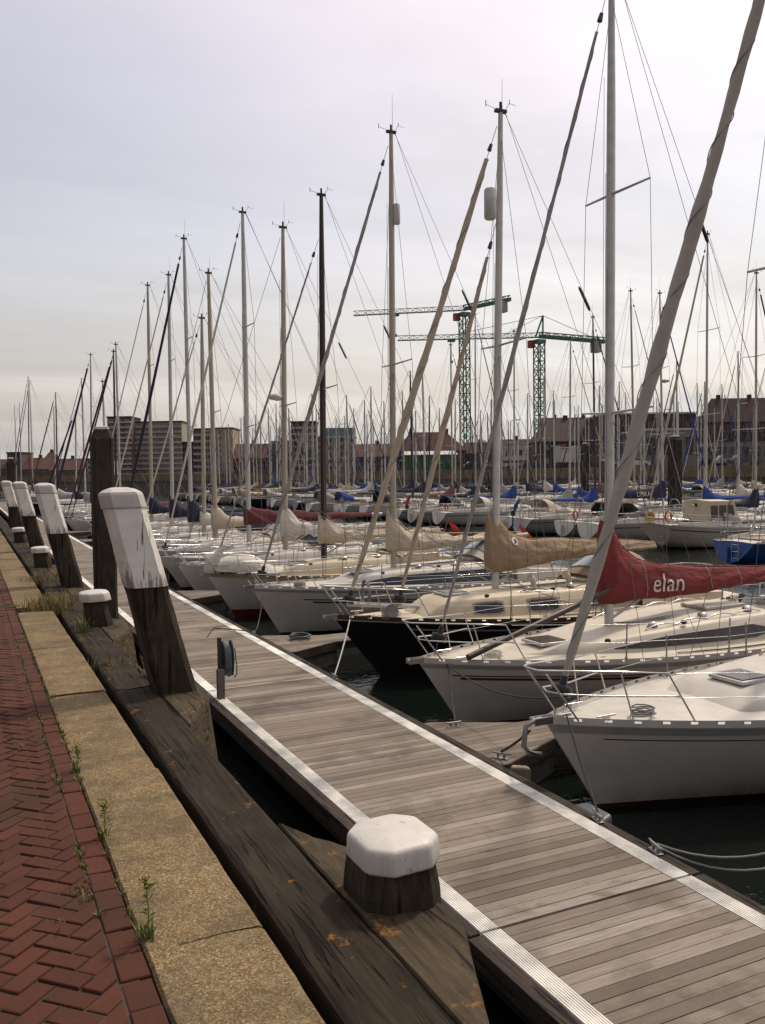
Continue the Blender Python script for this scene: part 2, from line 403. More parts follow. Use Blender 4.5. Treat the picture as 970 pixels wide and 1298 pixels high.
# coping: cast slabs with open joints and broken edges
cp = MB(); ys = [-1.2, .95, 2.93, 4.82, 6.75, 8.65, 11.1, 11.55, 13.1, 14.8, 16.6, 18.6, 20.5, 22.5, 24.5, 26.5, 30, 34, 38, 44, 50, 60, 80, 120]
rs = random.Random(5)
for i in range(len(ys) - 1):
    y0, y1 = ys[i] + .006, ys[i + 1] - .006
    if abs(ys[i] - 11.1) < .01: continue                       # missing piece, grown over with grass
    n = max(2, int((y1 - y0) / .08)) if y0 < 16 else 3
    zo = rs.uniform(-.006, .008); xe = .9 + rs.uniform(-.005, .006)
    secs = []
    for k in range(n + 1):
        yy = y0 + (y1 - y0) * k / n
        e = .005 * (noise.noise((0, yy * 3.1, i * 7.)) + .6 * noise.noise((3, yy * 11., i * 7.)))
        wob = .012 * noise.noise((9., i * 3., 0)) if 0 < k < n else 0
        e0 = .006 * noise.noise((5, yy * 9., 2))
        pts = [(.494 + e0, -.3), (.494 + e0, -.008), (.503 + e0, zo + .001), (.62, zo + .004), (.76, zo + .002), (xe - .02 + e, zo - .001), (xe - .004 + e, zo - .012), (xe + e, zo - .04), (xe + e * .5, -.3)]
        jag = .014 * noise.noise((yy * 0 + i * 5., 1, 0))
        secs.append([(p[0], yy + (.018 * noise.noise((p[0] * 6, i * 2.3 + (k > 0) * 0., 0)) if k in (0, n) else 0), p[1]) for p in pts])
    cp.loft(secs, False, False); cp.add(secs[0], [tuple(range(9))]); cp.add(secs[-1], [tuple(range(9))[::-1]])
o = cp.build('coping_kerb', CONC); tag(o, kind='structure')

# ================================================================== FENDER BEAMS, POSTS, BOLLARDS
BG = 'timber fender beams along the quay'
segs = [(-2.5, 6.86, 'nearest long dark fender beam beside the pale coping, spotted with orange lichen'),
        (6.88, 13.3, 'fender beam running past the dry grass tuft, between the first and second leaning posts'),
        (13.33, 20.2, 'fender beam between the second and third leaning white-topped posts'),
        (20.23, 60, 'farthest fender beam, running on past the third leaning post')]
for y0, y1, lab in segs:
    b = MB(); n = int((y1 - y0) / (.07 if y0 < 10 else .2)); rings = []
    dz = RNG.uniform(-.015, .01)
    prof = [(.0, -.36), (.0, -.03), (.004, -.012), (.02, 0.), (.10, .003), (.19, -.004), (.27, .002), (.295, -.012), (.30, -.03), (.30, -.36)]
    for k in range(n + 1):
        yy = y0 + (y1 - y0) * k / n
        r = []
        for q, (px_, pz_) in enumerate(prof):
            w = .010 * noise.noise((px_ * 14, yy * .9, q * .1)) + .008 * noise.noise((px_ * 40, yy * 2.5, 4))
            groove = -.012 if (q in (4, 6) and noise.noise((q * 5., yy * .8, 1)) > .1) else 0
            top = pz_ > -.02
            r.append((.97 + px_ + (w if not top else w * .5), yy, -.03 + dz + pz_ + ((w * .8 + groove) if top else 0)))
        rings.append(r)
    b.loft(rings, False, False); b.add(rings[0], [tuple(range(10))]); b.add(rings[-1], [tuple(range(10))[::-1]])
    tag(b.build('fender_beam', DECK, fix=True), lab, 'timber beam', BG)

def sq(w, d, ch):
    """chamfered rectangle outline"""
    w, d = w / 2, d / 2
    return [(-w + ch, -d), (w - ch, -d), (w, -d + ch), (w, d - ch), (w - ch, d), (-w + ch, d), (-w, d - ch), (-w, -d + ch)]
def timber_shaft(zs, w, d, ch, lean, mb, seed, jit=.005, taper=0., zt=1.45):
    rings = []
    for z in zs:
        k = 1 - taper * max(0, z) / zt
        r = []
        for q, (x, y) in enumerate(sq(w * k, d * k, ch * k)):
            j = jit * noise.noise((q * 3.7 + seed, z * 4., 0)) + jit * .6 * noise.noise((q * 9.1, z * 17., seed))
            r.append((x + lean[0] * z + j, y + lean[1] * z + j * .7, z))
        rings.append(r)
    mb.loft(rings, True, False); mb.add(rings[0], [tuple(range(8))[::-1]]); mb.add(rings[-1], [tuple(range(8))])
def wedge(parent, y0, out=.36, seed=0):
    """filler block that carries the beam line round the pile; narrows away on both sides"""
    b = MB(); rings = []; x0 = 1.274 - parent.location.x
    for k in range(19):
        t = -1 + 2 * k / 18
        wdt = out * min(1., max(.03, (1.02 - abs(t)) / .72))
        yy = t * (1.05 if t < 0 else .85)
        zz = .006 * noise.noise((k * .7, seed, 0)); e = .012 * noise.noise((k * .9, seed, 5))
        rings.append([(x0, yy, -.36), (x0, yy, -.045 + zz), (x0 + .006, yy, -.036 + zz), (x0 + wdt * .35, yy, -.034 + zz * 2), (x0 + wdt * .7, yy, -.038 - zz), (x0 + wdt - .012 + e, yy, -.048 + zz), (x0 + wdt + e, yy, -.075), (x0 + wdt + .10, yy, -.9)])
    b.loft(rings, False, False); b.add(rings[0], [tuple(range(8))]); b.add(rings[-1], [tuple(range(8))[::-1]])
    return b.build('wedge_block', POSTL, parent)
def zr(a, c, st=.05): 
    n = max(1, int(round((c - a) / st))); return [a + (c - a) * i / n for i in range(n + 1)]
PG = 'leaning white-topped fender posts along the quay'
posts = [(6.74, 'nearest leaning post, thick chamfered timber with cracked white paint on its upper half'),
         (13.78, 'second leaning white-topped post along the quay, beyond the dry grass'),
         (20.5, 'third leaning white-topped post, partly hidden by the fourth at the picture edge'),
         (27.3, 'fourth leaning white-topped post, right at the left edge of the photo'), ]
for i, (py_, lab) in enumerate(posts):
    p = empty('leaning_post', (1.385, py_, 0), 0, lab, 'fender post', PG)
    ln = (-.235, .02 + .02 * RNG.uniform(-1, 1))
    b = MB(); timber_shaft(zr(-2.9, -.05, .3) + zr(0., .785), .30, .36, .045, ln, b, i * 3.1, .009, .12)
    b.build('shaft', POSTW, p)
    b = MB(); timber_shaft(zr(.772, 1.365), .316, .376, .05, ln, b, i * 3.1, .005, .12)
    b.build('painted_top', WPOST, p)
    b = MB(); rings = []
    for z, k in ((1.36, .915), (1.37, .92), (1.455, .905), (1.475, .87), (1.50, .66), (1.515, .35)):
        rings.append([(x * k + ln[0] * z, y * k + ln[1] * z, z - .05 * (y * k) ) for x, y in sq(.322, .382, .055)])
    b.loft(rings, True, False); b.add(rings[-1], [tuple(range(8))]); b.build('cap', MT['white_cap'], p)
    wedge(p, py_, .33, i)
BOG = 'low white-capped timber bollards on the fender beam'
bolls = [(3.02, 'nearest low bollard, dark timber stump under a white moulded cap'), (10.05, 'second low white-capped bollard, grass growing at its foot behind the first leaning post'),
         (17.0, 'third low white-capped bollard, behind the second leaning post'), (23.9, 'farthest low white-capped bollard, behind the third leaning post')]
for i, (py_, lab) in enumerate(bolls):
    bx_, bh_ = ((1.45, 0), (1.275, .13), (1.215, .13), (1.2, .13))[i]
    p = empty('bollard', (bx_, py_, 0), 0, lab, 'bollard', BOG)
    ln = ((-.03, .0), (-.16, .0), (-.16, .0), (-.16, .0))[i]
    b = MB(); timber_shaft(zr(-2.9, -.05, .3) + zr(-.02, .132 + bh_, .03),  *((.318, .346, .066, ln, b, 20., .003, .17, .2) if i == 0 else (.285, .322, .07, ln, b, 20 + i * 3.1, .006, .16, .2)))
    b.build('shaft', POSTW, p)
    b = MB(); rings = []
    def rsq(w, d, ch):
        o = sq(w, d, ch); out = []
        for q in range(8):
            A, B_, C = Vector(o[q - 1]), Vector(o[q]), Vector(o[(q + 1) % 8]); e = .014
            p0 = B_ + (A - B_).normalized() * e; p1 = B_ + (C - B_).normalized() * e
            for u in (0, .5, 1): out.append(p0 * (1 - u) ** 2 + B_ * 2 * u * (1 - u) + p1 * u * u)
        return out
    for z, k in [(z0_ + bh_, k0_) for z0_, k0_ in ((.108, .96), (.108, 1.0), (.116, 1.008), (.176, .985), (.189, .972), (.198, .94), (.204, .88), (.214, .62), (.219, .3), (.221, .1))]:
        rings.append([(q.x * k + ln[0] * z + .012, q.y * k, z + .03 * q.x * k) for q in rsq(.314, .348, .076)])
    b.loft(rings, True, True); b.add(rings[-1], [tuple(range(24))], True)
    b.build('cap', MT['white_cap'], p)
    wedge(p, py_, .32, 9 + i)

# big mooring piles in the harbour
def mooring_pile(x, y, w, top, lab):
    p = empty('mooring_pile', (x, y, WZ), 0, lab, 'pile', 'tall dark mooring piles')
    b = MB(); h = top - WZ
    timber_shaft(zr(-3, h - .30, .4), w, w, w * .12, (0, 0), b, x, .012)
    rings = [[(q[0] * k, q[1] * k, z) for q in sq(w, w, w * .12)] for z, k in ((h - .30, 1.), (h - .06, .62))]
    b.loft(rings, True, False); b.build('shaft', PILEW, p)
    b = MB(); b.loft([[(q[0] * k, q[1] * k, z) for q in sq(w, w, w * .12)] for z, k in ((h - .06, .66), (h, .64), (h + .02, .4))], True, False, caps=True)
    b.build('cap', MT['alu'], p)
mooring_pile(3.06, 22.6, .52, 2.82, 'tall dark timber pile directly behind the nearest leaning post')
q = lat((52 - CX) / F * 62, 62); mooring_pile(2.6, 60., .5, 2.85, 'farther dark pile at the pier edge, left of the tall one')
for px_, d, top, w, lab in ((856, 62, 3.9, .78, 'stout grey pile standing among the boats right of the red-covered boom'), (742, 92, 4.4, .7, 'dark pile in front of the white lorry'), (765, 96, 2.6, .6, 'short dark pile just right of another pile below the brick gable house'), (17, 95, 3.0, .6, 'small distant pile at the far left edge')):
    q = lat((px_ - CX) / F * d, d); mooring_pile(q.x, q.y, w, top, lab)

# ================================================================== FLOATING PIER
X0, XA, XB, XC, XD, X1 = 3.29, 3.42, 3.585, 5.345, 5.525, 5.66
SECL = 8.35
def pier_section(y0, lab, near):
    p = empty('pontoon_section', (0, y0, 0), 0, lab, 'pontoon', 'floating pier sections laid end to end')
    b = MB(); n = 70; st = (SECL - .03) / n; r2 = random.Random(int(y0 * 10))
    for k in range(n):
        c = .0 + .015 + st * (k + .5); tint = min(1, max(0, r2.gauss(.5, .30)))
        b.box(((XB + XC) / 2, c, PZ - .0175 + r2.uniform(-.0015, .0015)), (XC - XB - .008, st - .0075, .035), None, 0, tint)
    b.build('decking', PLANK, p)
    for xa, xb in ((XA, XB), (XC, XD)):
        b = MB(); nr = 8 if near else 1; w = (xb - xa) / nr
        b.box(((xa + xb) / 2, SECL / 2, PZ - .02), (xb - xa - .002, SECL - .03, .03))
        for q in range(nr):
            b.box((xa + w * (q + .5), SECL / 2, PZ - .002), (w * (.62 if near else .98), SECL - .03, .012))
        b.build('edge_strip', STRIP, p)
    for xa, xb in ((X0, XA - .003), (XD + .003, X1)):
        b = MB(); b.box(((xa + xb) / 2, SECL / 2, PZ - .09), (xb - xa, SECL - .03, .17)); o = b.build('fender_plank', FASC, p, bevel=.008)
    b = MB(); b.box(((X0 + X1) / 2, SECL / 2, PZ - .16), (X1 - X0 - .09, SECL - .06, .22)); b.build('bearer_frame', MT['black'], p)
    b = MB(); b.box(((X0 + X1) / 2, SECL / 2, WZ - .05), (X1 - X0 - .5, SECL * .8, .62)); b.build('float', QWALL, p)
    return p
sec_labels = ['nearest pontoon section, cut off by the bottom edge of the photo', 'pontoon section beside the near bollard, up to the hose reel post', 'pontoon section just beyond the hose reel post',
              'pontoon section behind the nearest leaning post and tall pile']
first = None
for k in range(-1, 17):
    y0 = 5.56 + SECL * (k - 1) if True else 0
    idx = k + 1
    lab = sec_labels[idx] if idx < 4 else 'far pontoon section of the plank pier, beyond the tall dark pile'
    if idx == 0: first = p = pier_section(y0, lab, True)
    elif idx < 3: p = pier_section(y0, lab, True)
    elif idx == 3: far0 = p = pier_section(y0, lab, False)
    else:
        p = dup(far0); p.location = (0, y0, 0); p['label'] = lab

def finger(y, lab, L=9.):
    p = empty('finger_pontoon', (X1 + .012, y, 0), 0, lab, 'finger pier', 'finger piers between the berths')
    w = .36; g = .98; xs = [0, .35, 1.25, L]
    def hw(x): return g if x < .12 else (g + (w - g) * (x - .12) / 1.15 if x < 1.27 else w)
    b = MB(); r2 = random.Random(int(y * 7)); nb = 14
    # boards run along the finger, cut to the gusset outline
    for k in range(nb):
        ya = -g + 2 * g * k / nb + .004; yb = -g + 2 * g * (k + 1) / nb - .004; m = min(abs(ya), abs(yb)); M_ = max(abs(ya), abs(yb))
        def xend(v): return L if abs(v) <= w else .12 + 1.15 * (g - abs(v)) / (g - w)
        xa, xb = xend(ya), xend(yb)
        b.prism([(.005, ya), (xa, ya), (xb, yb), (.005, yb)], PZ - .045, PZ - .012, 0, min(1, max(0, r2.gauss(.4, .22))))
    b.build('decking', PLANK, p)
    b = MB()
    out = [(0, g), (.12, g), (1.27, w), (L, w), (L, -w), (1.27, -w), (.12, -g), (0, -g)]
    for i in range(1, 7):
        a, c = out[i - 1] if i > 1 else out[0], out[i]
    for a, c in zip(out[:-1], out[1:]):
        b.bar((a[0], a[1], PZ - .10), (c[0], c[1], PZ - .10), .05, .17)
    b.build('fender_plank', FASCX, p)
    fm_ = M('grey_float_concrete', (.17, .155, .135), (.10, .092, .08), 4., .9)
    b = MB(); b.box((L - 1.2, 0, WZ + .05), (1.6, .66, .62)); b.build('float', fm_, p)
    b = MB()
    b.prism([(.02, -g + .05), (.14, -g + .05), (1.25, -w + .03), (1.25, w - .03), (.14, g - .05), (.02, g - .05)], WZ - .2, PZ - .19)
    b.build('float', fm_, p)
    return p
FY = [9.72, 17.25, 25.7, 34., 42.4, 50.7, 59.]
flab = ['nearest finger pier, between the two nearest white bows', 'second finger pier, beside the black-hulled yacht', 'third finger pier, in front of the yacht with the wrapped foresail'] + ['distant finger pier lost among the berthed bows'] * 4
for y_, l_ in zip(FY, flab): finger(y_, l_)

def cleat(x, y, z, lab, rz=0):
    o = empty('mooring_cleat', (x, y, z), rz, lab, 'cleat', 'steel cleats on the pier edge')
    b = MB(); b.tube([(-.0, -.12, .072), (0, -.07, .064), (0, .07, .064), (0, .12, .072)], [.010, .014, .014, .010], 8)
    b.build('horn_bar', MT['dull_steel'], o)
    b = MB(); b.box((0, -.04, .03), (.03, .026, .06)); b.box((0, .04, .03), (.03, .026, .06)); b.box((0, 0, .006), (.07, .17, .012))
    b.build('base', MT['dull_steel'], o, bevel=.004); return o
c1 = at_z(757, 1040, PZ); c2 = at_z(838, 1078, PZ)
cleat(5.59, c1.y, PZ, 'cleat with the bow line of the nearest boat', -.25); cleat(5.59, c2.y, PZ, 'cleat holding the slack grey rope at the right', -.25)
cleat(5.57, 13.72, PZ, 'cleat with the white rope of the black-hulled yacht'); cleat(5.57, 18.35, PZ, 'cleat with tangled dark lines by the second finger pier')
cleat(5.95, 10.35, PZ - .012, 'cleat on the nearest finger pier under the second bow', 1.5); cleat(5.80, 8.93, PZ - .012, 'small cleat at the corner of the nearest finger pier', .6)

# hose reel on a post
p = empty('hose_reel', (3.50, 13.36, PZ), 0, 'hose reel of coiled grey hose on a short post at the pier edge', 'hose reel')
b = MB(); b.box((0, 0, .23), (.11, .10, .46)); b.build('base_post', M('grey_weathered_post', (.16, .145, .12), (.09, .08, .065), 9., .8, stretch=(1, 1, .2)), p, bevel=.006)
b = MB(); b.box((.01, .07, .48), (.06, .05, .94)); b.build('upright', MT['stripe_dark'], p, bevel=.005)
b = MB()
def disc(bm, x, z, r, t):
    rings = [[(x + s_, .11 + rr_ * math.cos(a) * .55 + .02, z + rr_ * math.sin(a)) for a in [2 * PI * k / 24 for k in range(24)]] for s_, rr_ in ((0, r * .3), (0, r), (t, r), (t, r * .3))]
    bm.loft(rings, True, False)
disc(b, .065, .60, .28, .02); disc(b, .20, .60, .285, .02); b.build('reel', MT['rubber'], p)
b = MB()
for k in range(5):
    b.tube([(.095 + k * .022, .13 + .55 * (.24 - .01 * (k % 2)) * math.cos(a), .60 - .01 * k + (.25 + .012 * (k % 2)) * math.sin(a)) for a in [2 * PI * q / 26 for q in range(27)]], .011, 5, False)
b.tube([(.235, .0, .78), (.25, -.05, .5), (.255, -.02, .36), (.25, .06, .30), (.235, .12, .36), (.24, .05, .62)], .011, 5)
b.build('hose', M('grey_blue_hose', (.17, .21, .22), (.10, .12, .13), 20., .5), p)

# bow fenders on pier edges
def wedge_fender(loc, rz, size, mat, lab):
    b = MB(); w, d, h = size
    pr = [(-w / 2, -d / 2), (w / 2, -d / 2), (w / 2 - .06, d / 2), (-w / 2 + .06, d / 2)]
    b.prism(pr, 0, h); o = b.build('bow_fender', mat, bevel=.03); o.location = loc; o.rotation_euler = (rad(6), 0, rz)
    tag(o, lab, 'fender')
wedge_fender((5.79, c1.y + .28, PZ - .22), rad(-90), (.50, .16, .20), MT['fender'], 'blue-grey wedge bow fender on the pier edge under the nearest bow')
wedge_fender((5.90, 8.70, PZ - .26), rad(-40), (.32, .09, .22), MT['cream_vinyl'], 'cream corner fender on the end of the nearest finger pier gusset')

# ropes that lie or hang between things
def rope(pts, r, mat, lab, sag=0., n=14):
    pts = [Vector(p) for p in pts]; P = []
    for i in range(len(pts) - 1):
        for k in range(n + (i == len(pts) - 2)):
            t = k / n; q = pts[i].lerp(pts[i + 1], t); q.z -= sag * 4 * t * (1 - t); P.append(q)
    b = MB(); b.tube(P, r, 6); tag(b.build('mooring_rope', mat), lab, 'rope', 'mooring ropes')

# weeds
def blades(mb, c, n, h, spread, rnd, w=.004, lean=.5):
    for _ in range(n):
        a = rnd.uniform(0, 2 * PI); rr_ = rnd.uniform(0, spread); hh = h * rnd.uniform(.4, 1.)
        x, y = c[0] + rr_ * math.cos(a), c[1] + rr_ * math.sin(a); a2 = rnd.uniform(0, 2 * PI); l = lean * hh * rnd.uniform(.1, 1.)
        dx, dy = math.cos(a2), math.sin(a2); ww = w * rnd.uniform(.6, 1.3)
        p0 = Vector((x, y, c[2])); p1 = p0 + Vector((dx * l * .35, dy * l * .35, hh * .6)); p2 = p0 + Vector((dx * l, dy * l, hh))
        sx, sy = -dy * ww, dx * ww
        mb.add([p0 + Vector((sx, sy, 0)), p0 - Vector((sx, sy, 0)), p1 - Vector((sx * .8, sy * .8, 0)), p1 + Vector((sx * .8, sy * .8, 0)), p2], [(0, 1, 2, 3), (3, 2, 4)], False)
rw = random.Random(21)
g = MB()
for _ in range(620):                                            # moss and seedlings in the joints
    yy = rw.uniform(2.2, 12); xx = rw.choice([.388, .388, .49, .49, rw.uniform(-.4, .38), rw.uniform(-.4, .38)])
    if noise.noise((xx * 2, yy * 1.3, 3)) < -.05: continue
    blades(g, (xx + rw.uniform(-.008, .008), yy, -.008), rw.randint(3, 9), rw.uniform(.012, .04), .02, rw, .0035, .9)
o = g.build('joint_weeds', GREEN_LEAF, fix=False); tag(o, 'small green weeds sprouting from the brick joints', 'weeds', None, 'stuff')
def weed(px_, py_, h, n, lab, flower=False, mat=GREEN_LEAF, spread=.03, base_x=None):
    q = at_z(px_, py_, 0); p = empty('weed_plant', (q.x, q.y, 0), 0, lab, 'weed', 'weeds along the coping')
    b = MB(); blades(b, (0, 0, -.01), n, h * .45, spread, rw, .005, .9); 
    if flower:
        st = [(0, 0, 0), (.008, .004, h * .5), (.0, .012, h)]
        b.tube(st, .0022, 4)
        for k in range(26):
            z = h * rw.uniform(.12, .92); a = rw.uniform(0, 2 * PI); l = rw.uniform(.02, .05)
            b.add([(.004, .004, z), (.004 + l * .5 * math.cos(a) - .004 * math.sin(a), .004 + l * .5 * math.sin(a) + .004 * math.cos(a), z + l * .5), (.004 + l * math.cos(a), .004 + l * math.sin(a), z + l * .6), (.004 + l * .5 * math.cos(a) + .004 * math.sin(a), .004 + l * .5 * math.sin(a) - .004 * math.cos(a), z + l * .4)], [(0, 1, 2, 3)])
    b.build('leaves', mat, p, fix=False)
    if flower:
        b = MB()
        for k in range(30):
            a = rw.uniform(0, 2 * PI); r_ = rw.uniform(0, .022); b.ball((r_ * math.cos(a), .012 + r_ * math.sin(a), h + rw.uniform(-.02, .022)), .005, 5, 3)
        b.build('flower_head', M('weed_flower', (.25, .22, .03), (.17, .17, .03), 9., .9), p)
weed(187, 1192, .20, 30, 'tallest weed with a yellow-green flower head, at the coping crack', True)
weed(132, 1062, .15, 16, 'slim upright weed between brick and coping, second from the front', True)
weed(98, 978, .13, 14, 'slim weed between brick and coping, beyond the stained slab', True)
weed(64, 885, .11, 14, 'low weed between brick and coping, opposite the nearest leaning post', False)
weed(102, 1128, .06, 40, 'small bushy green weed in the brick joint, left of the edge course', False, spread=.05)
weed(75, 990, .05, 30, 'tiny dark green weed in the brick joint, far up the pavement', False, spread=.03)
weed(18, 770, .14, 40, 'leafy weed at the left picture edge beside the broken coping', False, spread=.08)
def tuft(x, y, n, h, spread, lab, mat):
    p = MB(); blades(p, (0, 0, 0), n, h, spread, rw, .004, .8); o = p.build('grass_tuft', mat, fix=False); o.location = (x, y, -.06); tag(o, lab, 'grass tuft', 'grass tufts on the quay')
tuft(.86, 11.35, 620, .30, .30, 'dry straw-coloured grass filling the broken gap in the coping', DRY)
tuft(1.06, 9.62, 70, .22, .08, 'green grass at the foot of the second white-capped bollard', GREEN_LEAF)
tuft(1.05, 7.8, 60, .13, .20, 'sparse rusty grass on the fender beam before the second bollard', DRY)
tuft(1.33, 7.25, 70, .2, .09, 'straw-coloured grass behind the foot of the nearest leaning post', DRY)
tuft(.98, 14.6, 200, .22, .35, 'dry grass on the beam behind the second leaning post', DRY)

# ================================================================== SAILING BOATS
class Hull:
    """hull shape in boat axes: x runs aft from the stem head, y to starboard+, z up from the waterline"""
    def __init__(s, L, B, fb, fm, fs, rake=.75, tr=-.25, trans=.62, flare=.30, fine=2.1):
        s.L, s.B, s.fb, s.fm, s.fs, s.rake, s.tr, s.trans, s.flare, s.fine = L, B, fb, fm, fs, rake, tr, trans, flare, fine
    def sheer(s, t): 
        a = s.fm + (s.fb - s.fm) * max(0, 1 - t / .62) ** 1.7
        return a + (s.fs - s.fm) * max(0, (t - .62) / .38) ** 1.5
    def half(s, t):
        if t < .58: k = (1 - (1 - t / .58) ** s.fine) ** .92 if t > 0 else 0
        else: k = 1 - (1 - s.trans) * ((t - .58) / .42) ** 1.8
        return max(.025, s.B / 2 * k)
    def pt(s, t, z, side=-1, out=0.):
        sh = s.sheer(t); zb = s.keel(t); u = max(0., min(1.2, (z - zb) / (sh - zb)))
        p = s.flare * .6 + .75 * (1 - min(1, t / .6)) ** 1.6 + .30 * max(0, (t - .7) / .3)
        y = s.half(t) * (u ** p if u > 0 else 0)
        x = t * s.L + s.rake * (1 - z / s.fb) * (1 - t) ** 4 + s.tr * (1 - z / max(sh, .1)) * max(0, (t - .8) / .2) ** 3 * -1
        return Vector((x, side * (y + out), z))
    def keel(s, t): return -.35 + .47 * max(0, (t - .72) / .28) ** 1.4
    def tx(s, x): return max(0, min(1, x / s.L))
    def deckz(s, x, y=0.):
        t = s.tx(x); return s.sheer(t) - .02 + .05 * s.half(t) * (1 - min(1, (y / s.half(t)) ** 2))
    def mesh(s, n, m):
        b = MB(); ts = [(i / n) ** 1.35 for i in range(n + 1)]
        us = [i / m for i in range(m + 1)]
        for side in (-1, 1):
            rows = []
            for t in ts:
                sh = s.sheer(t); rows.append([s.pt(t, s.keel(t) + (sh - s.keel(t)) * u, side) for u in us])
            b.loft(rows, False, True)
        a = [s.pt(1, s.keel(1) + (s.sheer(1) - s.keel(1)) * u, -1) for u in us]; c = [s.pt(1, s.keel(1) + (s.sheer(1) - s.keel(1)) * u, 1) for u in us]
        b.loft([a, c], False, False); b.add([a[0]] + a[1:] + c[::-1], [tuple(range(2 * len(a)))]) if False else None
        a = [s.pt(0, s.keel(0) + (s.sheer(0) - s.keel(0)) * u, -1) for u in us]; c = [s.pt(0, s.keel(0) + (s.sheer(0) - s.keel(0)) * u, 1) for u in us]
        b.loft([a, c], False, True)
        return b
    def deck(s, n, k=6):
        b = MB(); ts = [(i / n) ** 1.3 for i in range(n + 1)]; rows = []
        for t in ts:
            h = s.half(t) * .985; r = []
            for q in range(k + 1):
                y = -h + 2 * h * q / k
                r.append((t * s.L + .02 * (t < .01), y, s.deckz(t * s.L, y)))
            rows.append(r)
        b.loft(rows, False, True); return b
    def ribbon(s, z_top, z_bot, t0=.02, t1=1., n=26, out=.005, sides=(-1, 1)):
        """band that follows the sheer; z_top / z_bot are distances below it"""
        b = MB()
        for side in sides:
            rows = []
            for i in range(n + 1):
                t = t0 + (t1 - t0) * (i / n) ** 1.2; sh = s.sheer(t)
                rows.append([s.pt(t, sh - z_top, side, out), s.pt(t, sh - z_bot, side, out)])
            b.loft(rows, False, True)
        return b

def seclerp(tab, x):
    if x <= tab[0][0]: return tab[0][1:]
    for a, c in zip(tab[:-1], tab[1:]):
        if x <= c[0]:
            k = (x - a[0]) / (c[0] - a[0]); k = k * k * (3 - 2 * k) if False else k
            return tuple(a[i] + (c[i] - a[i]) * k for i in range(1, len(a)))
    return tab[-1][1:]
class Roof:
    """coachroof: table of (x, half width, height)"""
    def __init__(s, hull, tab): s.h, s.t = hull, tab
    def side(s, x, v, side=-1, out=0.):
        w, h = seclerp(s.t, x); zb = s.h.deckz(x, w) - .03
        return Vector((x, side * (w - (.10 * h / .35 + .03) * v + out), zb + (h + .03) * .86 * v + out * .2))
    def top(s, x, y=0.):
        w, h = seclerp(s.t, x); return s.h.deckz(x, w) - .03 + (h + .03) * (1.06 - .14 * min(1, (y / max(w, .1)) ** 2))
    def mesh(s, n=18):
        b = MB(); rows = []; x0, x1 = s.t[0][0], s.t[-1][0]
        for i in range(n + 1):
            x = x0 + (x1 - x0) * i / n; w, h = seclerp(s.t, x); zb = s.h.deckz(x, w) - .03; H = h + .03
            a = s.side(x, 1.); wy = -a.y
            L_ = [(-w, 0), (-(w + wy) / 2, .43), (-wy, .86), (-wy + .05, .94), (-wy * .75, .99), (-wy * .4, 1.04), (0, 1.06)]
            r = [(x, y, zb + H * q) for y, q in L_] + [(x, -y, zb + H * q) for y, q in L_[-2::-1]]
            rows.append(r)
        b.loft(rows, False, True); b.add(rows[-1], [tuple(range(len(rows[-1])))]); b.add(rows[0], [tuple(range(len(rows[0])))[::-1]])
        return b
    def band(s, outline, side=-1, out=.006):
        """window cut to an outline of (x, v_low, v_high) steps along the cabin side"""
        b = MB(); n = 14; rows = []
        x0, x1 = outline[0][0], outline[-1][0]
        for i in range(n + 1):
            x = x0 + (x1 - x0) * i / n; lo, hi = seclerp(outline, x)
            rows.append([s.side(x, lo, side, out), s.side(x, (lo + hi) / 2, side, out), s.side(x, hi, side, out)])
        b.loft(rows, False, False); return b

def cover_shape(tab, x):   # tab rows: x, z bottom, z top, half width
    return seclerp(tab, x)
def cover_y(tab, x, z, side=-1):
    zb, zt, w = cover_shape(tab, x); v = max(0, min(1, (z - zb) / max(.01, zt - zb)))
    prof = ((0, .35), (.12, .95), (.3, 1.), (.55, .8), (.8, .48), (.95, .25), (1, .06))
    k = seclerp(prof, v)[0]
    f = 1 + .26 * noise.noise((x * 2.6 - v * 2.2, v * 2.6, w * 9)) + .14 * noise.noise((x * 7 + v * 5, v * 5 - x * 2, w * 21)) + .07 * math.sin(x * 11 - v * 6 + w * 40) * (1 - v)
    return side * w * k * f
def cover_mesh(tab, n=22, m=9, lump=0.):
    b = MB(); rows = []; x0, x1 = tab[0][0], tab[-1][0]
    for i in range(n + 1):
        x = x0 + (x1 - x0) * (i / n) ** 1.15; zb, zt, w = cover_shape(tab, x)
        zt += lump * noise.noise((x * 2.5, 3, w)); zb += .02 * noise.noise((x * 3, 8, 1))
        r = [(x, cover_y(tab, x, zb + (zt - zb) * q / m, -1), zb + (zt - zb) * q / m) for q in range(m + 1)]
        r += [(x, cover_y(tab, x, zb + (zt - zb) * q / m, 1), zb + (zt - zb) * q / m) for q in range(m, -1, -1)]
        rows.append(r)
    b.loft(rows, True, True, 0, True); return b

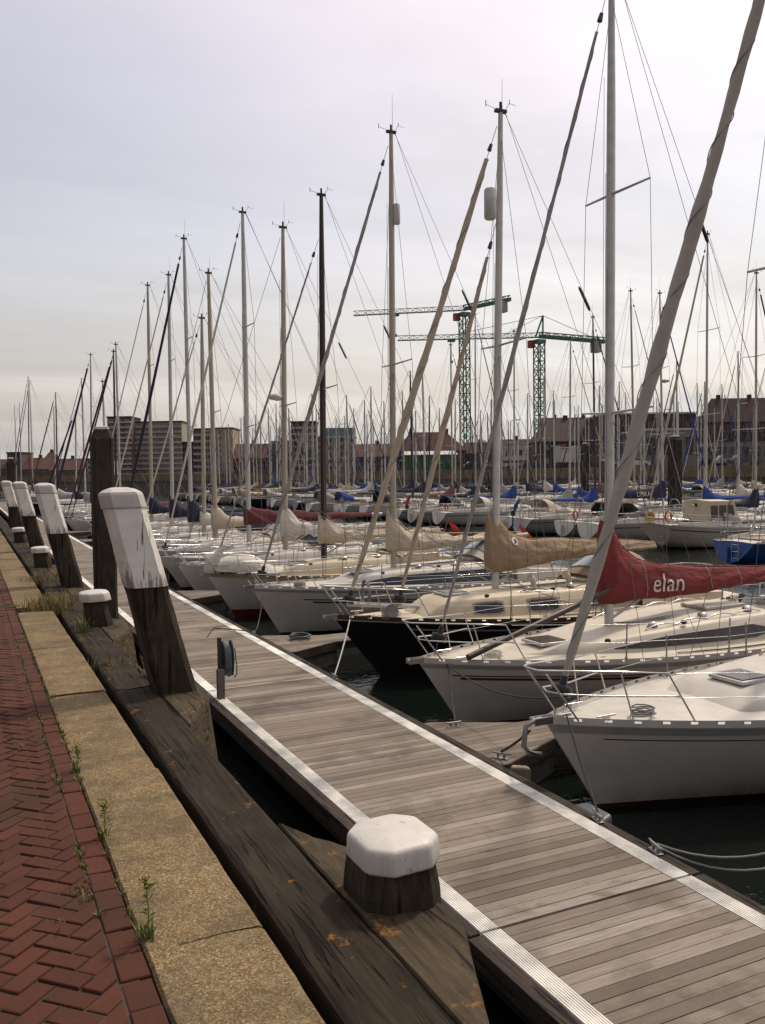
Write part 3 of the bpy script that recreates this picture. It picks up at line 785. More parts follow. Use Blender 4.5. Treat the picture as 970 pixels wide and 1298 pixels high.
def text_mesh(txt, size, shear=0.):
    cu = bpy.data.curves.new('lettering_curve', 'FONT'); cu.body = txt; cu.size = size; cu.shear = shear; cu.offset = .0
    cu.resolution_u = 4
    o = bpy.data.objects.new('lettering_curve', cu); COL.objects.link(o)
    dg = bpy.context.evaluated_depsgraph_get(); me = o.evaluated_get(dg).to_mesh()
    vs = [tuple(v.co) for v in me.vertices]; fs = [tuple(p.vertices) for p in me.polygons]
    bpy.data.objects.remove(o); bpy.data.curves.remove(cu)
    bm = bmesh.new(); bv = [bm.verts.new(v) for v in vs]
    for f in fs:
        try: bm.faces.new([bv[i] for i in f])
        except ValueError: pass
    bmesh.ops.triangulate(bm, faces=bm.faces)
    for _ in range(3):
        ed = [e for e in bm.edges if e.calc_length() > size * .12]
        if not ed: break
        bmesh.ops.subdivide_edges(bm, edges=ed, cuts=1); bmesh.ops.triangulate(bm, faces=bm.faces)
    bm.verts.index_update(); vs = [tuple(v.co) for v in bm.verts]; fs = [tuple(v.index for v in f.verts) for f in bm.faces]; bm.free()
    return vs, fs

def line(b, a, c, r, n=4): b.tube([a, c], r, n, False)
def boat(sp, lod=2):
    """sp: dict. lod 2 = close by, 1 = middle distance, 0 = far. Returns the root Empty, bow at the origin, boat running to +x"""
    r = empty('sailboat', sp.get('loc', (0, 0, 0)), sp.get('rz', 0), sp['label'], 'sailing boat', sp['group'])
    L, B = sp['L'], sp.get('B', sp['L'] * .33)
    H = Hull(L, B, sp.get('fb', 1.15), sp.get('fm', .98), sp.get('fs', 1.0), sp.get('rake', .75), sp.get('tr', -.3), sp.get('trans', .68), fine=sp.get('fine', 2.1))
    rn = random.Random(sp.get('seed', 1)); U = lambda a, c: rn.uniform(a, c)
    n, m = ((34, 10), (18, 6), (10, 4))[2 - lod]
    H.mesh(n, m).build('hull', sp['hull'], r)
    dm = sp.get('deck', MT['deck_white'])
    H.deck(n, 8 if lod == 2 else 4).build('deck', dm, r)
    for (a, c, mt, t0) in sp.get('stripes', ()):
        H.ribbon(a, c, t0, 1., n).build('stripe', mt, r)
    # toe rail: perforated strip
    rail = sp.get('rail', MT['alu'])
    b = MB(); hh = .055; N_ = (int(L / .30) if lod == 2 else 12)
    for side in (-1, 1):
        def rp(t, z): 
            p = H.pt(t, H.sheer(t), side, .004); return Vector((p.x, p.y, p.z + z))
        if lod == 2:
            for k in range(N_ + 1):
                t0 = .004 + .99 * k / (N_ + 1); t1 = .004 + .99 * (k + 1) / (N_ + 1); tm = t0 + (t1 - t0) * .74
                for (ta, tb, za, zb) in ((t0, t1, -.03, .012), (t0, t1, .040, hh), (t0, tm, .012, .040)):
                    q = 2; rows = [[rp(ta + (tb - ta) * i / q, za), rp(ta + (tb - ta) * i / q, zb)] for i in range(q + 1)]
                    b.loft(rows, False, False)
        else:
            b.loft([[rp(.004 + .99 * k / N_, -.03), rp(.004 + .99 * k / N_, .035)] for k in range(N_ + 1)], False, False)
    b.build('toe_rail', rail, r)
    # coachroof
    xm = sp['xm']
    rt = sp.get('roof') or [(xm - 1.7, .25, .0), (xm - 1.2, .55, .22), (xm - .2, .78, .36), (xm + 1.5, .95, .42), (min(L * .68, xm + 2.9), .98, .46)]
    RF = Roof(H, rt); rf = RF.mesh(20 if lod else 8).build('coachroof', sp.get('roofmat', dm), r)
    for wnd in sp.get('windows', ()):
        for side in (-1, 1):
            if sp.get('wframe') and lod == 2:
                o_ = [(wnd[0][0] - .04, wnd[0][1] - .10, wnd[0][2] + .10)] + [(x, lo - .10, hi + .10) for x, lo, hi in wnd[1:-1]] + [(wnd[-1][0] + .04, wnd[-1][1] - .10, wnd[-1][2] + .10)]
                RF.band(o_, side, .004).build('window_frame', sp['wframe'], rf)
            RF.band(wnd, side, .010).build('window', sp.get('wmat', MT['glass']), rf)
    xe = rt[-1][0]; we, he = rt[-1][1:]
    zc = RF.top(xe)
    # cockpit coamings and well
    if not lod:
        b = MB(); b.box(((xe + L * .93) / 2, 0, H.deckz(L * .85) + .01), (L * .93 - xe, we * 1.0, .10)); b.build('cockpit_well', MT['teak'] if rn.random() < .4 else MT['stripe_dark'], r)
    if lod:
        for side in (-1, 1):
            b = MB(); rows = []
            for i in range(9):
                x = xe - .02 + (L * .93 - xe) * i / 8; z = H.deckz(x, we); hh_ = .30 * (1 - .5 * i / 8); w0 = min(we + .12, H.half(H.tx(x)) * .78)
                rows.append([(x, side * w0, z - .03), (x, side * (w0 - .03), z + hh_), (x, side * (w0 - .16), z + hh_ + .01), (x, side * (w0 - .22), z - .03)])
            b.loft(rows, False, False)
            b.add(rows[-1], [(0, 1, 2, 3)])
            b.build('cockpit_coaming', sp.get('roofmat', dm), r)
        b = MB(); x_ = xe + .02; z = H.deckz(x_) + .012; b.box(((xe + L * .92) / 2, 0, H.deckz(L * .8) - .0), (L * .92 - xe - .1, we * 1.1, .10)); b.build('cockpit_sole', MT['teak'] if rn.random() < .5 else MT['deck_grey'], r)
        b = MB(); b.box((xe - .55, 0, RF.top(xe - .55) + .02), (.95, .62, .06)); b.build('companion_hatch', sp.get('roofmat', dm), rf, bevel=.015)
    # forehatch
    if lod:
        hx = sp.get('hatch', rt[1][0] + .35); hz = RF.top(hx)
        b = MB(); b.box((hx, 0, hz + .015), (.56, .56, .05)); ha = b.build('hatch', MT['alu'], r, bevel=.012)
        b = MB(); b.box((hx, 0, hz + .044), (.48, .48, .022)); b.build('lid', MT['glass'], ha, bevel=.004)
        ha.rotation_euler = (0, 0, 0)
    # spar heights
    top = sp['top']; mz = RF.top(xm) if rt[0][0] < xm < rt[-1][0] else H.deckz(xm)
    lean = sp.get('lean', (U(-.01, .02), U(-.008, .008)))
    def mp(z): k = (z - mz); return Vector((xm + lean[0] * k, lean[1] * k, z))
    mr = sp.get('mr', .075); mm = sp.get('mast', MT['alu'])
    b = MB(); b.tube([mp(mz - .05), mp(mz + (top - mz) * .55), mp(mz + (top - mz) * .8), mp(top)], [mr, mr, mr * .92, mr * .62], 10 if lod else 6, True, 0, .68)
    mast = b.build('mast', mm, r)
    sps = sp.get('spr', [.48] if top < 12.5 else [.36, .66]); tips = []
    for k in sps:
        z = mz + (top - mz) * k; ln = .27 * B * (1.15 - .35 * k) ; b = MB()
        for side in (-1, 1):
            tp = mp(z) + Vector((.12, side * ln, .05)); b.tube([mp(z), tp], [.026, .018], 5); tips.append((k, side, tp))
        b.build('spreader', MT['alu'] if lod else mm, mast)
    if lod:
        b = MB(); t_ = mp(top)
        b.box(t_ + Vector((.0, 0, .02)), (.26, .09, .06)); b.tube([t_ + Vector((0, 0, .02)), t_ + Vector((0, 0, .20))], [.035, .03], 6)
        b.build('masthead_fitting', MT['black'], mast)
        b = MB(); s_ = rn.choice((-1, 1)); b.tube([t_ + Vector((-.05, .02, .05)), t_ + Vector((-.34, .02, .11))], .007, 4)
        b.tube([t_ + Vector((-.34, .02, .07)), t_ + Vector((-.34, .02, .19))], .010, 4)
        b.tube([t_ + Vector((.1, -.02, .05)), t_ + Vector((.20, -.02, .20)), t_ + Vector((.40, .05, .21))], .006, 4); b.tube([t_ + Vector((.20, -.02, .18)), t_ + Vector((.20, -.02, .27))], .009, 4)
        b.build('wind_vane', MT['wire'], mast)
        if sp.get('antenna', rn.random() < .6):
            b = MB(); b.tube([t_ + Vector((.06, .03, .03)), t_ + Vector((.06, .03, U(.6, 1.0)))], [.006, .004], 4); b.build('antenna', MT['wire'], mast)
    if sp.get('reflector'):
        k, off, rr_, hh2 = sp['reflector']; c = mp(mz + (top - mz) * k) + Vector(off); b = MB()
        b.tube([c + Vector((0, 0, -hh2 / 2)), c + Vector((0, 0, -hh2 / 2 + .03)), c + Vector((0, 0, hh2 / 2 - .03)), c + Vector((0, 0, hh2 / 2))], [rr_ * .8, rr_, rr_, rr_ * .8], 10); b.build('radar_reflector', MT['alu_white'], mast)
    if sp.get('radome'):
        c = mp(mz + (top - mz) * sp['radome']); b = MB(); b.ball(c + Vector((-.32, 0, .07)), (.25, .25, .11), 12, 6); b.bar(c, c + Vector((-.3, 0, -.04)), .05); b.build('radome', MT['alu_white'], mast)
    # standing rigging
    wr = (.006, .008, .011)[2 - lod]; chain = H.half(H.tx(xm + .15)) * .93
    ft = sp.get('frac', .97); bowp = Vector((sp.get('fx', .12), 0, H.deckz(.1) + .08)); ftop = mp(mz + (top - mz) * ft) + Vector((-mr, 0, 0))
    rig = []
    for side in (-1, 1):
        cp_ = Vector((xm + .18, side * chain, H.deckz(xm, chain) + .02)); seq = [mp(mz + (top - mz) * (ft - .01))] + [tp for k, sd, tp in sorted(tips, key=lambda q: -q[0]) if sd == side] + [cp_]
        rig.append(seq)
        rig.append([mp(mz + (top - mz) * sps[0]), Vector((xm - .45, side * chain * .97, H.deckz(xm - .45, chain) + .02))])
        if lod == 2: rig.append([mp(mz + (top - mz) * sps[0]), Vector((xm + .75, side * chain, H.deckz(xm + .7, chain) + .02))])
    bs = Vector((L * .985, sp.get('bsy', 0), H.deckz(L) + .05)); split = mp(top).lerp(bs, .72)
    rig.append([mp(top) + Vector((.1, 0, 0)), split, bs + Vector((0, -.5, 0))]); rig.append([split, bs + Vector((0, .5, 0))])
    rig.append([mp(top) + Vector((.12, 0, 0)), Vector((sp.get('boomend', L * .78), .0, 2.0 + mz - 1.4))])      # topping lift
    if lod == 2:
        for seq in rig:
            b = MB()
            for a, c in zip(seq[:-1], seq[1:]): line(b, a, c, wr, 4)
            b.build('stay', MT['wire'], r)
        b = MB()
        for k in range(3):
            y = -.05 + .05 * k; b.tube([mp(mz + .2) + Vector((-mr - .02, y, 0)), mp(top * (.6 + .13 * k)) + Vector((-mr - .02, y, 0))], .005, 4, False)
        b.build('halyard', MT['rope_grey'], mast)
        b = MB(); q = mp(top).lerp(bs, .33); q2 = mp(top).lerp(bs, .38); b.tube([q, q.lerp(q2, .1), q2.lerp(q, .1), q2], [.012, .03, .03, .012], 6); b.build('stay_insulator', MT['black'], r)
    else:
        b = MB()
        for seq in rig:
            for a, c in zip(seq[:-1], seq[1:]): line(b, a, c, wr, 3)
        b.build('stay', MT['wire'], r)
    # furled headsail / forestay
    for (p0, p1, rad_, mt) in [(bowp, ftop, sp.get('furl'), sp.get('furlmat', CV['cream']))] + ([sp['inner'](mp, mz, top, H)] if sp.get('inner') else []):
        b = MB(); line(b, p0, p1, wr * 1.2, 4); st = b.build('forestay', MT['wire'], r)
        if rad_:
            d = p1 - p0; ln = d.length; pts, rs_ = [], []
            k0, k1 = .45 / ln, 1 - .75 / ln
            for i in range(49 if lod == 2 else 9):
                q = i / (48 if lod == 2 else 8); k = k0 + (k1 - k0) * q
                sag = .012 * ln * 4 * k * (1 - k) * .35
                f = (.5 + .62 * min(1, q / .38) ** .8) * (1.04 - .50 * max(0, q - .3) ** 1.2) * (1 + .07 * noise.noise((q * 9, rad_ * 50, 0)))
                pts.append(p0 + d * k + Vector((.3, 0, -.5)) * sag * .25); rs_.append(rad_ * f)
            b2 = MB(); b2.tube(pts, rs_, 20 if lod == 2 else 6)
            if lod == 2:
                for vi in range(len(b2.v) - 40):
                    c = pts[vi // 20]; v = Vector(b2.v[vi]); a = 2 * PI * (vi % 20) / 20
                    f = 1 + .16 * math.sin(2 * a + (vi // 20) * .9) * math.sin((vi // 20) * .55 + 1) + .14 * noise.noise((math.cos(a) * 1.2, math.sin(a) * 1.2, (vi // 20) * .35 + rad_ * 90))
                    f *= 1 - .22 * max(0, math.cos(a - (vi // 20) * .25)) ** 12
                    b2.v[vi] = tuple(c + (v - c) * f)
            fso = b2.build('furled_sail', mt, r)
            if lod == 2:
                dn = d.normalized(); e1 = dn.orthogonal().normalized(); e2 = dn.cross(e1); b2 = MB(); hp = []
                for q in range(241):
                    fi = q / 240 * 47; i0 = int(fi); f_ = fi - i0; c = pts[i0].lerp(pts[i0 + 1], f_); rr_ = (rs_[i0] * (1 - f_) + rs_[i0 + 1] * f_) * 1.06; a = q / 240 * 2 * PI * 9
                    hp.append(c + (e1 * math.cos(a) + e2 * math.sin(a)) * rr_)
                b2.tube(hp, .0075, 4); b2.build('leech_edge', MT['rope_grey'], fso)
                for sd in (-1, 1) if sp.get('sheets', True) else ():
                    cl_p = pts[9]; tgt = Vector((xm + 1.6, sd * (H.half(H.tx(xm + 1.6)) - .35), H.deckz(xm + 1.6, 1.) + .06)); b2 = MB()
                    b2.tube([cl_p.lerp(tgt, q / 12) - Vector((0, 0, .2 * 4 * (q / 12) * (1 - q / 12))) for q in range(13)], .006, 4); b2.build('jib_sheet', MT['rope_grey'], r)
            if lod:
                b2 = MB(); c = p0 + d * (.28 / ln); b2.tube([c - d.normalized() * .06, c - d.normalized() * .05, c + d.normalized() * .05, c + d.normalized() * .06], [.11, .12, .12, .11], 12); b2.tube([c + d.normalized() * .06, c + d.normalized() * .18], [.05, .04], 8)
                b2.build('furler_drum', MT['black'], r)
                c = p0 + d * (1 - .55 / ln); b2 = MB(); b2.tube([c, c + d.normalized() * .14], [.05, .035], 6); b2.build('halyard_swivel', MT['black'], r)
    # boom, cover
    bz = mz + sp.get('gooseneck', .55); be = Vector((sp.get('boomend', L * .78), 0, bz + .12))
    b = MB(); b.tube([mp(bz), be], .055, 8); b.build('boom', sp.get('boommat', mm if mm is not MT['brown'] else mm), r)
    if lod: b = MB(); b.tube([mp(mz + .12) + Vector((.08, 0, 0)), mp(bz) + Vector((.85, 0, -.02))], .025, 6); b.build('boom_vang', MT['alu'], r)
    if sp.get('cover'):
        ct = sp.get('covertab') or [(-.16, -.12, sp.get('ch', 1.1), .12), (.12, -.12, sp.get('ch', 1.1) * .93, .17), (.42, -.10, sp.get('ch', 1.1) * .52, .18), (.95, -.06, .27, .16), (2.2, .0, .22, .14), (be.x - xm - .15, .08, .22, .09)]
        tab = [(xm + a + (lean[0] * .8), bz + z0, bz + z1, w) for a, z0, z1, w in ct]
        cv = cover_mesh(tab, 90 if lod == 2 else (18 if lod else 7), 20 if lod == 2 else 6, sp.get('lump', .03)).build('sail_cover', sp['cover'], r)
        if lod == 2:
            for k in ((1, 3, 4, 5) if sp.get('text') else range(1, 6)):
                x = tab[0][0] + (tab[-1][0] - tab[0][0]) * (k / 6 + .03); zb_, zt_, w_ = cover_shape(tab, x); rows = []
                for dx in (-.012, .012):
                    rows.append([(x + dx, cover_y(tab, x, zb_ + (zt_ - zb_) * q / 10, -1) - .006, zb_ + (zt_ - zb_) * q / 10) for q in range(11)] + [(x + dx, 0, zt_ + .008)] + [(x + dx, cover_y(tab, x, zb_ + (zt_ - zb_) * q / 10, 1) + .006, zb_ + (zt_ - zb_) * q / 10) for q in range(10, -1, -1)])
                b = MB(); b.loft(rows, False, False); b.build('strap', MT['rope_grey'], cv)
            b = MB(); b.tube([(tab[0][0] + (tab[-1][0] - tab[0][0]) * q / 40, 0, sum(seclerp(tab, tab[0][0] + (tab[-1][0] - tab[0][0]) * q / 40)[1:2]) + .006) for q in range(41)], .012, 5); b.build('seam', sp['cover'], cv)
        if sp.get('text'):
            txt, size, tx, tz, shr, mt = sp['text'][:6]; sd_ = sp['text'][6] if len(sp['text']) > 6 else -1; vs, fs = text_mesh(txt, size, shr); b = MB(); out = []
            for v in vs:
                x = xm + tx - sd_ * v[0]; z = bz + tz + v[1] - .035 * v[0] * (sd_ < 0)
                out.append((x, cover_y(tab, x, z, sd_) + .04 * sd_, z))
            b.add(out, fs); b.build('lettering', mt, cv, fix=False)
        if sp.get('emblem'):
            b = MB(); ex, ez = sp['emblem']; x = xm + ex; 
            for mt_, rr_ in ((0, .085), (1, .05)):
                ring = []
                for k in range(14):
                    a = 2 * PI * k / 14; X, Z = x + rr_ * math.cos(a), bz + ez + rr_ * math.sin(a); ring.append((X, cover_y(tab, X, Z, -1) - .012 - .004 * mt_, Z))
                b.add(ring, [tuple(range(14))], False, mt_)
            b.build('emblem', [MT['flag_white'], MT['stripe_red']], cv, fix=False)
    # sprayhood
    if sp.get('hood'):
        b = MB(); rows = []; w = we + .08
        for i in range(7):
            q = i / 6; x = xe - .75 + 1.15 * q; hgt = .62 * math.sin(min(1, .15 + q * 1.0) * PI / 2) * (1 if q < .9 else .97)
            rows.append([(x - .12 * math.sin(a) * (1 - q), -w * math.cos(a) * (.94 + .06 * q), RF.top(xe) - .30 + (hgt + .28) * math.sin(a) ** .75) for a in [PI * k / 12 for k in range(13)]])
        b.loft(rows, False, True); hd = b.build('sprayhood', sp['hood'], r)
        b = MB(); q0 = rows[1]; q1 = rows[4]
        for s_, e_ in ((3, 6), (6, 9)):
            b.loft([[Vector(q0[k]) + Vector((-.015, 0, .012)) for k in range(s_, e_ + 1)], [Vector(rows[2][k]) + Vector((-.012, 0, .018)) for k in range(s_, e_ + 1)], [Vector(rows[3][k]) + Vector((-.008, 0, .018)) for k in range(s_, e_ + 1)]], False, True)
        b.build('pane', MT['pane'], hd, fix=False)
    # pulpit, pushpit, stanchions, lifelines
    if lod:
        tr_ = .0125 if lod == 2 else .014
        def edge(x, side, z=0., inn=.05):
            t = H.tx(x); return Vector((x, side * max(.03, H.half(t) - inn), H.sheer(t) + z))
        ph = .58; px1 = sp.get('px1', 1.45); px0 = -.22
        b = MB(); rl = []
        for side in (-1, 1):
            a = edge(px1, side, .03); a2 = edge(px1 - .28, side, ph)
            f = Vector((px0 + .12, side * .20, H.sheer(0) + ph + .04)); f2 = Vector((px0 + .02, side * .13, H.sheer(0) + ph + .04))
            q = edge(.75, side, ph + .01, .02)
            b.tube([a, a2 + Vector((.03, 0, -.05)), a2, q, f, f2], tr_, 6)
            b.tube([edge(.30, side, .02, .0), Vector((px0 + .10, side * .19, H.sheer(0) + ph))], tr_, 6)
            b.tube([edge(px1 - .15, side, .32), edge(.62, side, .31, .02), Vector((px0 + .32, side * .19, H.sheer(0) + .33))], tr_ * .85, 6)
            b.tube([edge(.85, side, .02, .02), edge(.72, side, ph, .02)], tr_ * .9, 6)
            rl.append(a2)
        b.tube([Vector((px0 + .02, -.13, H.sheer(0) + ph + .04)), Vector((px0, 0, H.sheer(0) + ph + .045)), Vector((px0 + .02, .13, H.sheer(0) + ph + .04))], tr_, 6)
        b.tube([Vector((px0 + .32, -.19, H.sheer(0) + .33)), Vector((px0 + .24, 0, H.sheer(0) + .33)), Vector((px0 + .32, .19, H.sheer(0) + .33))], tr_ * .85, 6)
        b.build('pulpit', MT['steel'], r)
        xs = []; x = px1 + 1.5
        while x < L * .86: xs.append(x); x += 1.85
        for side in (-1, 1):
            for x in xs:
                b = MB(); a = edge(x, side, .0); b.tube([a, a + Vector((0, side * .02, .60))], [.013, .011], 6); b.tube([a, a + Vector((0, 0, .07))], .024, 6); b.build('stanchion', MT['dull_steel'], r)
            for hz in (.30, .58):
                b = MB(); ps = [edge(px1 - .2, side, hz)] + [edge(x, side, hz) + Vector((0, side * .015, 0)) for x in xs] + [edge(L * .93, side, hz)]
                for a, c in zip(ps[:-1], ps[1:]): line(b, a, c, .004 if lod == 2 else .006, 4)
                b.build('lifeline', MT['steel'], r)
        b = MB()
        for side in (-1, 1):
            b.tube([edge(L * .90, side, .02), edge(L * .905, side, .60), edge(L * .97, side, .62), Vector((L * .99, side * H.half(1) * .7, H.sheer(1) + .62)), Vector((L * .992, side * .12 if lod == 2 else side * .02, H.sheer(1) + .62))], tr_, 6)
            b.tube([Vector((L * .985, side * H.half(1) * .7, H.sheer(1))), Vector((L * .99, side * H.half(1) * .7, H.sheer(1) + .62))], tr_, 6)
            b.tube([edge(L * .905, side, .33), Vector((L * .99, side * H.half(1) * .7, H.sheer(1) + .33))], tr_, 6)
        b.build('pushpit', MT['steel'], r)
        for side in (-1, 1):
            for x, w_ in ((xe + .35, .07), (xe + 1.2, .085)):
                z = H.deckz(x, we) + .28; c = Vector((x, side * (we + .02), z)); b = MB(); b.tube([c, c + Vector((0, 0, .04)), c + Vector((0, 0, .09)), c + Vector((0, 0, .14))], [w_, w_ * .7, w_ * .65, w_ * .85], 10); b.build('winch', MT['steel'], r)
        for k in range(sp.get('fenders', 0)):
            x = xs[k % len(xs)] + .5; a = H.pt(H.tx(x), H.sheer(H.tx(x)) - .1, -1, .12); b = MB()
            b.tube([a + Vector((0, 0, -.52)), a + Vector((0, 0, -.47)), a + Vector((0, 0, -.08)), a + Vector((0, 0, -.03))], [.03, .10, .10, .03], 10); line(b, a + Vector((0, 0, -.05)), edge(x, -1, .3), .007, 4); b.build('fender', sp.get('fendermat', MT['blue_fender']), r)
        if sp.get('stern'):
            k = sp['stern']; hw_ = H.half(1); zt_ = H.sheer(1); xt = H.pt(1, zt_ * .55, 1).x + .03
            b = MB()
            for y in (-.17, .17): b.tube([(xt + .02, y + .3, zt_ + .55), (xt + .05, y + .3, .25)], .016, 5)
            for q in range(4): b.tube([(xt + .04, .13, .35 + q * .28), (xt + .04, .47, .35 + q * .28)], .014, 5)
            b.build('boarding_ladder', MT['steel'], r)
            if k % 3 == 0:
                b = MB(); c = Vector((xt + .12, -hw_ * .45, zt_ + .35)); b.box(c, (.26, .22, .34), None, 0, None, .8); b.bar(c, c + Vector((.02, 0, -.85)), .08); b.build('outboard_motor', MT['black'], r, bevel=.03)
            if k % 3 != 1:
                b = MB(); c = Vector((L * .975, hw_ * .62, zt_ + .40)); b.tube([c + Vector((.02, .2 * math.cos(a), .24 * math.sin(a))) for a in [PI * q / 12 - .5 for q in range(22)]], .055, 7); b.build('horseshoe_buoy', [MT['flag_white'], MT['yellow'], MT['orange']][k % 3], r)
            if k % 2:
                b = MB(); b.tube([(xt + .04, 0, -.4), (xt + .06, 0, zt_ * .8)], [.16, .10], 6, True, 0, .2); b.build('rudder', sp['hull'], r)
            b = MB(); b.tube([(L * .9, 0, H.deckz(L * .9) + .1), (L * .88, 0, H.deckz(L * .9) + .95)], .04, 6)
            b.tube([(L * .88 + .04, .38 * math.cos(a), H.deckz(L * .9) + .9 + .38 * math.sin(a)) for a in [2 * PI * q / 16 for q in range(17)]], .016, 5, False); b.build('steering_wheel', MT['steel'], r)
        # grab rails, cleats, deck hardware
        for side in (-1, 1):
            b = MB(); pts = []
            xa, xb = xm + .2, xe - .2
            for i in range(13):
                x = xa + (xb - xa) * i / 12; y = seclerp(rt, x)[0] * .70
                pts.append(Vector((x, side * y, RF.top(x, y) + (.055 if i % 3 else .01))))
            b.tube(pts, .014, 5); b.build('grab_rail', MT['teak'] if sp.get('teakrail', True) else MT['steel'], rf)
            b = MB(); c = Vector((.62, side * (H.half(H.tx(.62)) - .10), H.deckz(.62, .3) + .02)); b.tube([c + Vector((-.13, 0, .06)), c + Vector((.13, 0, .06))], .014, 6); b.box(c + Vector((0, 0, .03)), (.09, .04, .06)); b.build('deck_cleat', MT['steel'], r)
            b = MB(); x0_, x1_ = xm + .4, xe + .3
            b.tube([(x, side * min(seclerp(rt, x)[0] + .22, H.half(H.tx(x)) - .15), H.deckz(x, seclerp(rt, x)[0] + .2) + .02) for x in [x0_ + (x1_ - x0_) * i / 6 for i in range(7)]], .014, 4); b.build('sheet_track', MT['black'], r)
    if lod == 2:
        # lines led aft over the roof and a jib sheet, anchor roller
        b = MB()
        for k in range(4):
            y = -.35 + .06 * k; b.tube([mp(mz + .05) + Vector((.05, y * .4, -.0)), Vector((xm + .35, y, RF.top(xm + .35, y) + .02)), Vector((xe - .1, y * 1.15, RF.top(xe - .1, y) + .02))], .006, 4, False)
        b.build('halyard_tail', MT['rope_grey'], r)
        b = MB(); c = Vector((-.06, 0, H.deckz(0) + .03))
        for s_ in (-.05, .05): b.box(c + Vector((.03, s_, .0)), (.30, .012, .08))
        b.tube([c + Vector((-.08, -.05, .0)), c + Vector((-.08, .05, .0))], .035, 8); b.build('bow_roller', MT['steel'], r)
        for k, (cx_, cy_) in enumerate(((1.15, -.30), (xe + .2, -.5))):
            b = MB(); z0_ = (H.deckz(cx_, cy_) if k == 0 else RF.top(xe, .5)) + .02
            b.tube([(cx_ + (.15 + .02 * math.sin(q * 1.7)) * math.cos(q * .7), cy_ + (.11 + .02 * math.cos(q * 2.3)) * math.sin(q * .7), z0_ + .0025 * q) for q in range(40)], .009, 5); b.build('coiled_rope', MT[('rope_grey', 'rope_dark', 'rope_white')[(k + sp.get('seed', 0)) % 3]], r)
        for k in range(3):
            b = MB(); x = xm + .45 + k * 1.05; c = Vector((x, -seclerp(rt, x)[0] * .58, RF.top(x, seclerp(rt, x)[0] * .58) + .01)); b.tube([c, c + Vector((0, 0, .05)), c + Vector((0, 0, .07))], [.09, .085, .04], 12); b.build('deck_vent', MT['steel'], r)
        b = MB(); hw = chain - .04
        for z, w_, x_ in ((.18, .035, xm - .7), (.10, .028, xm + .9)):
            c = Vector((x_, -hw * .6, RF.top(x_, hw * .5) + .04)); b.ball(c, (.06, .04, .04), 8, 5)
        b.build('deck_block', MT['black'], r)
    if sp.get('flag'):
        fm, fy = sp['flag']; b = MB(); a = Vector((L * .99, fy, H.sheer(1) + .2)); e = a + Vector((.5, 0, 1.15)); b.tube([a, e], .014, 5); fl = b.build('flagstaff', MT['teak'], r); b = MB()
        rows = [[e + Vector((-.02 + .06 * i * .4 - .02 * k, .05 * math.sin(i * 1.3 + k), -.11 * i - .02 - (.02 * k))) + Vector((.13 * k, .04 * math.sin(k * 1.7 + i * .8), -.10 * k)) for i in range(6)] for k in range(5)]
        b.loft(rows, False, True); b.build('flag', fm, fl, fix=False)
    if sp.get('lifebuoy'):
        b = MB(); c = Vector((L * .93, -H.half(.93) * .9, H.sheer(.93) + .40)); b.tube([c + Vector((.24 * math.cos(a), -.03, .24 * math.sin(a))) for a in [2 * PI * k / 14 for k in range(15)]], .065, 8, False); b.build('lifebuoy', sp['lifebuoy'], r)
    if sp.get('sailbag'):
        b = MB(); rows = []
        for i in range(9):
            q = i / 8; x = .15 + 2.2 * q; w = .16 + .40 * math.sin(q * PI) ** .7; h = .16 + .34 * math.sin(min(1, q * 1.3) * PI) ** .8
            rows.append([(x + .05 * noise.noise((k, q * 5, 2)), -w * math.cos(a) * (1 + .15 * noise.noise((k * .9, q * 4, 1))), H.deckz(x) + .16 * (1 - q) + h * math.sin(a) * (1 + .25 * noise.noise((k * .8, q * 5, 7)))) for k, a in enumerate([PI * k / 9 for k in range(10)])])
        b.loft(rows, False, True); b.build('wrapped_sail', CV['white'], r)
        b = MB(); p = Vector((.14, 0, H.deckz(.1) + .1)); b.tube([p + Vector((-.1, 0, .0)), p + Vector((-.04, 0, .22)), p + Vector((.10, 0, .42)), p + Vector((.35, 0, .75))], [.16, .21, .14, .05], 11); b.build('wrapped_drum', MT['pane'] if False else CV['white'], r)
    r['lod'] = lod
    return r, H, RF, dict(mz=mz, bz=bz, mp=mp, xe=xe)

# ------------------------------------------------------------------ first row: bows to the pier
G1 = 'yachts berthed bow-in along the pier'
def xm_of(px, py, Y, xb): return at_y(px, py, Y).x - xb
def top_of(px, py, Y): return at_y(px, py, Y).z - WZ
def place(Y, xb=6.1): return (xb, Y, WZ)
sail_g = MT['stripe_grey']
B0 = dict(loc=place(4.45, 6.2), L=9.4, B=3.1, fb=1.15, fm=1.0, hull=HM['white_dark'], xm=3.8, top=11.5, furl=0, cover=CV['navy'], ch=1., seed=2, label='yacht berthed just right of the picture, its pulpit throwing thin shadows on the planks', group=G1)
boat(B0, 1)
B1 = dict(loc=place(8.1, 5.86), L=9.6, B=3.2, fb=1.16, fm=1.02, hull=HM['white'], deck=MT['deck_white'], stripes=[(.05, .14, sail_g, .0), (.20, .213, MT['stripe_dark'], .05)], xm=3.9, sheets=False, top=11.75, spr=[.51],
          furl=.078, furlmat=CV['taupe'], roof=[(2.35, .62, .0), (2.6, .72, .15), (3.6, .86, .26), (5.2, 1.0, .40), (6.3, 1.02, .44)], hatch=3.05, cover=CV['grey'], seed=3, px1=1.5, antenna=True,
          label='nearest yacht, white hull with grey rail, cut off by the right picture edge', group=G1)
r1, H1, RF1, I1 = boat(B1, 2)
b = MB(); z_ = H1.deckz(.05) + .05; b.tube([(.35, 0, z_), (-.12, 0, z_), (-.27, 0, z_ - .06), (-.30, 0, z_ - .28), (-.22, 0, z_ - .38), (-.06, 0, z_ - .40)], [.022, .024, .03, .032, .03, .02], 8)
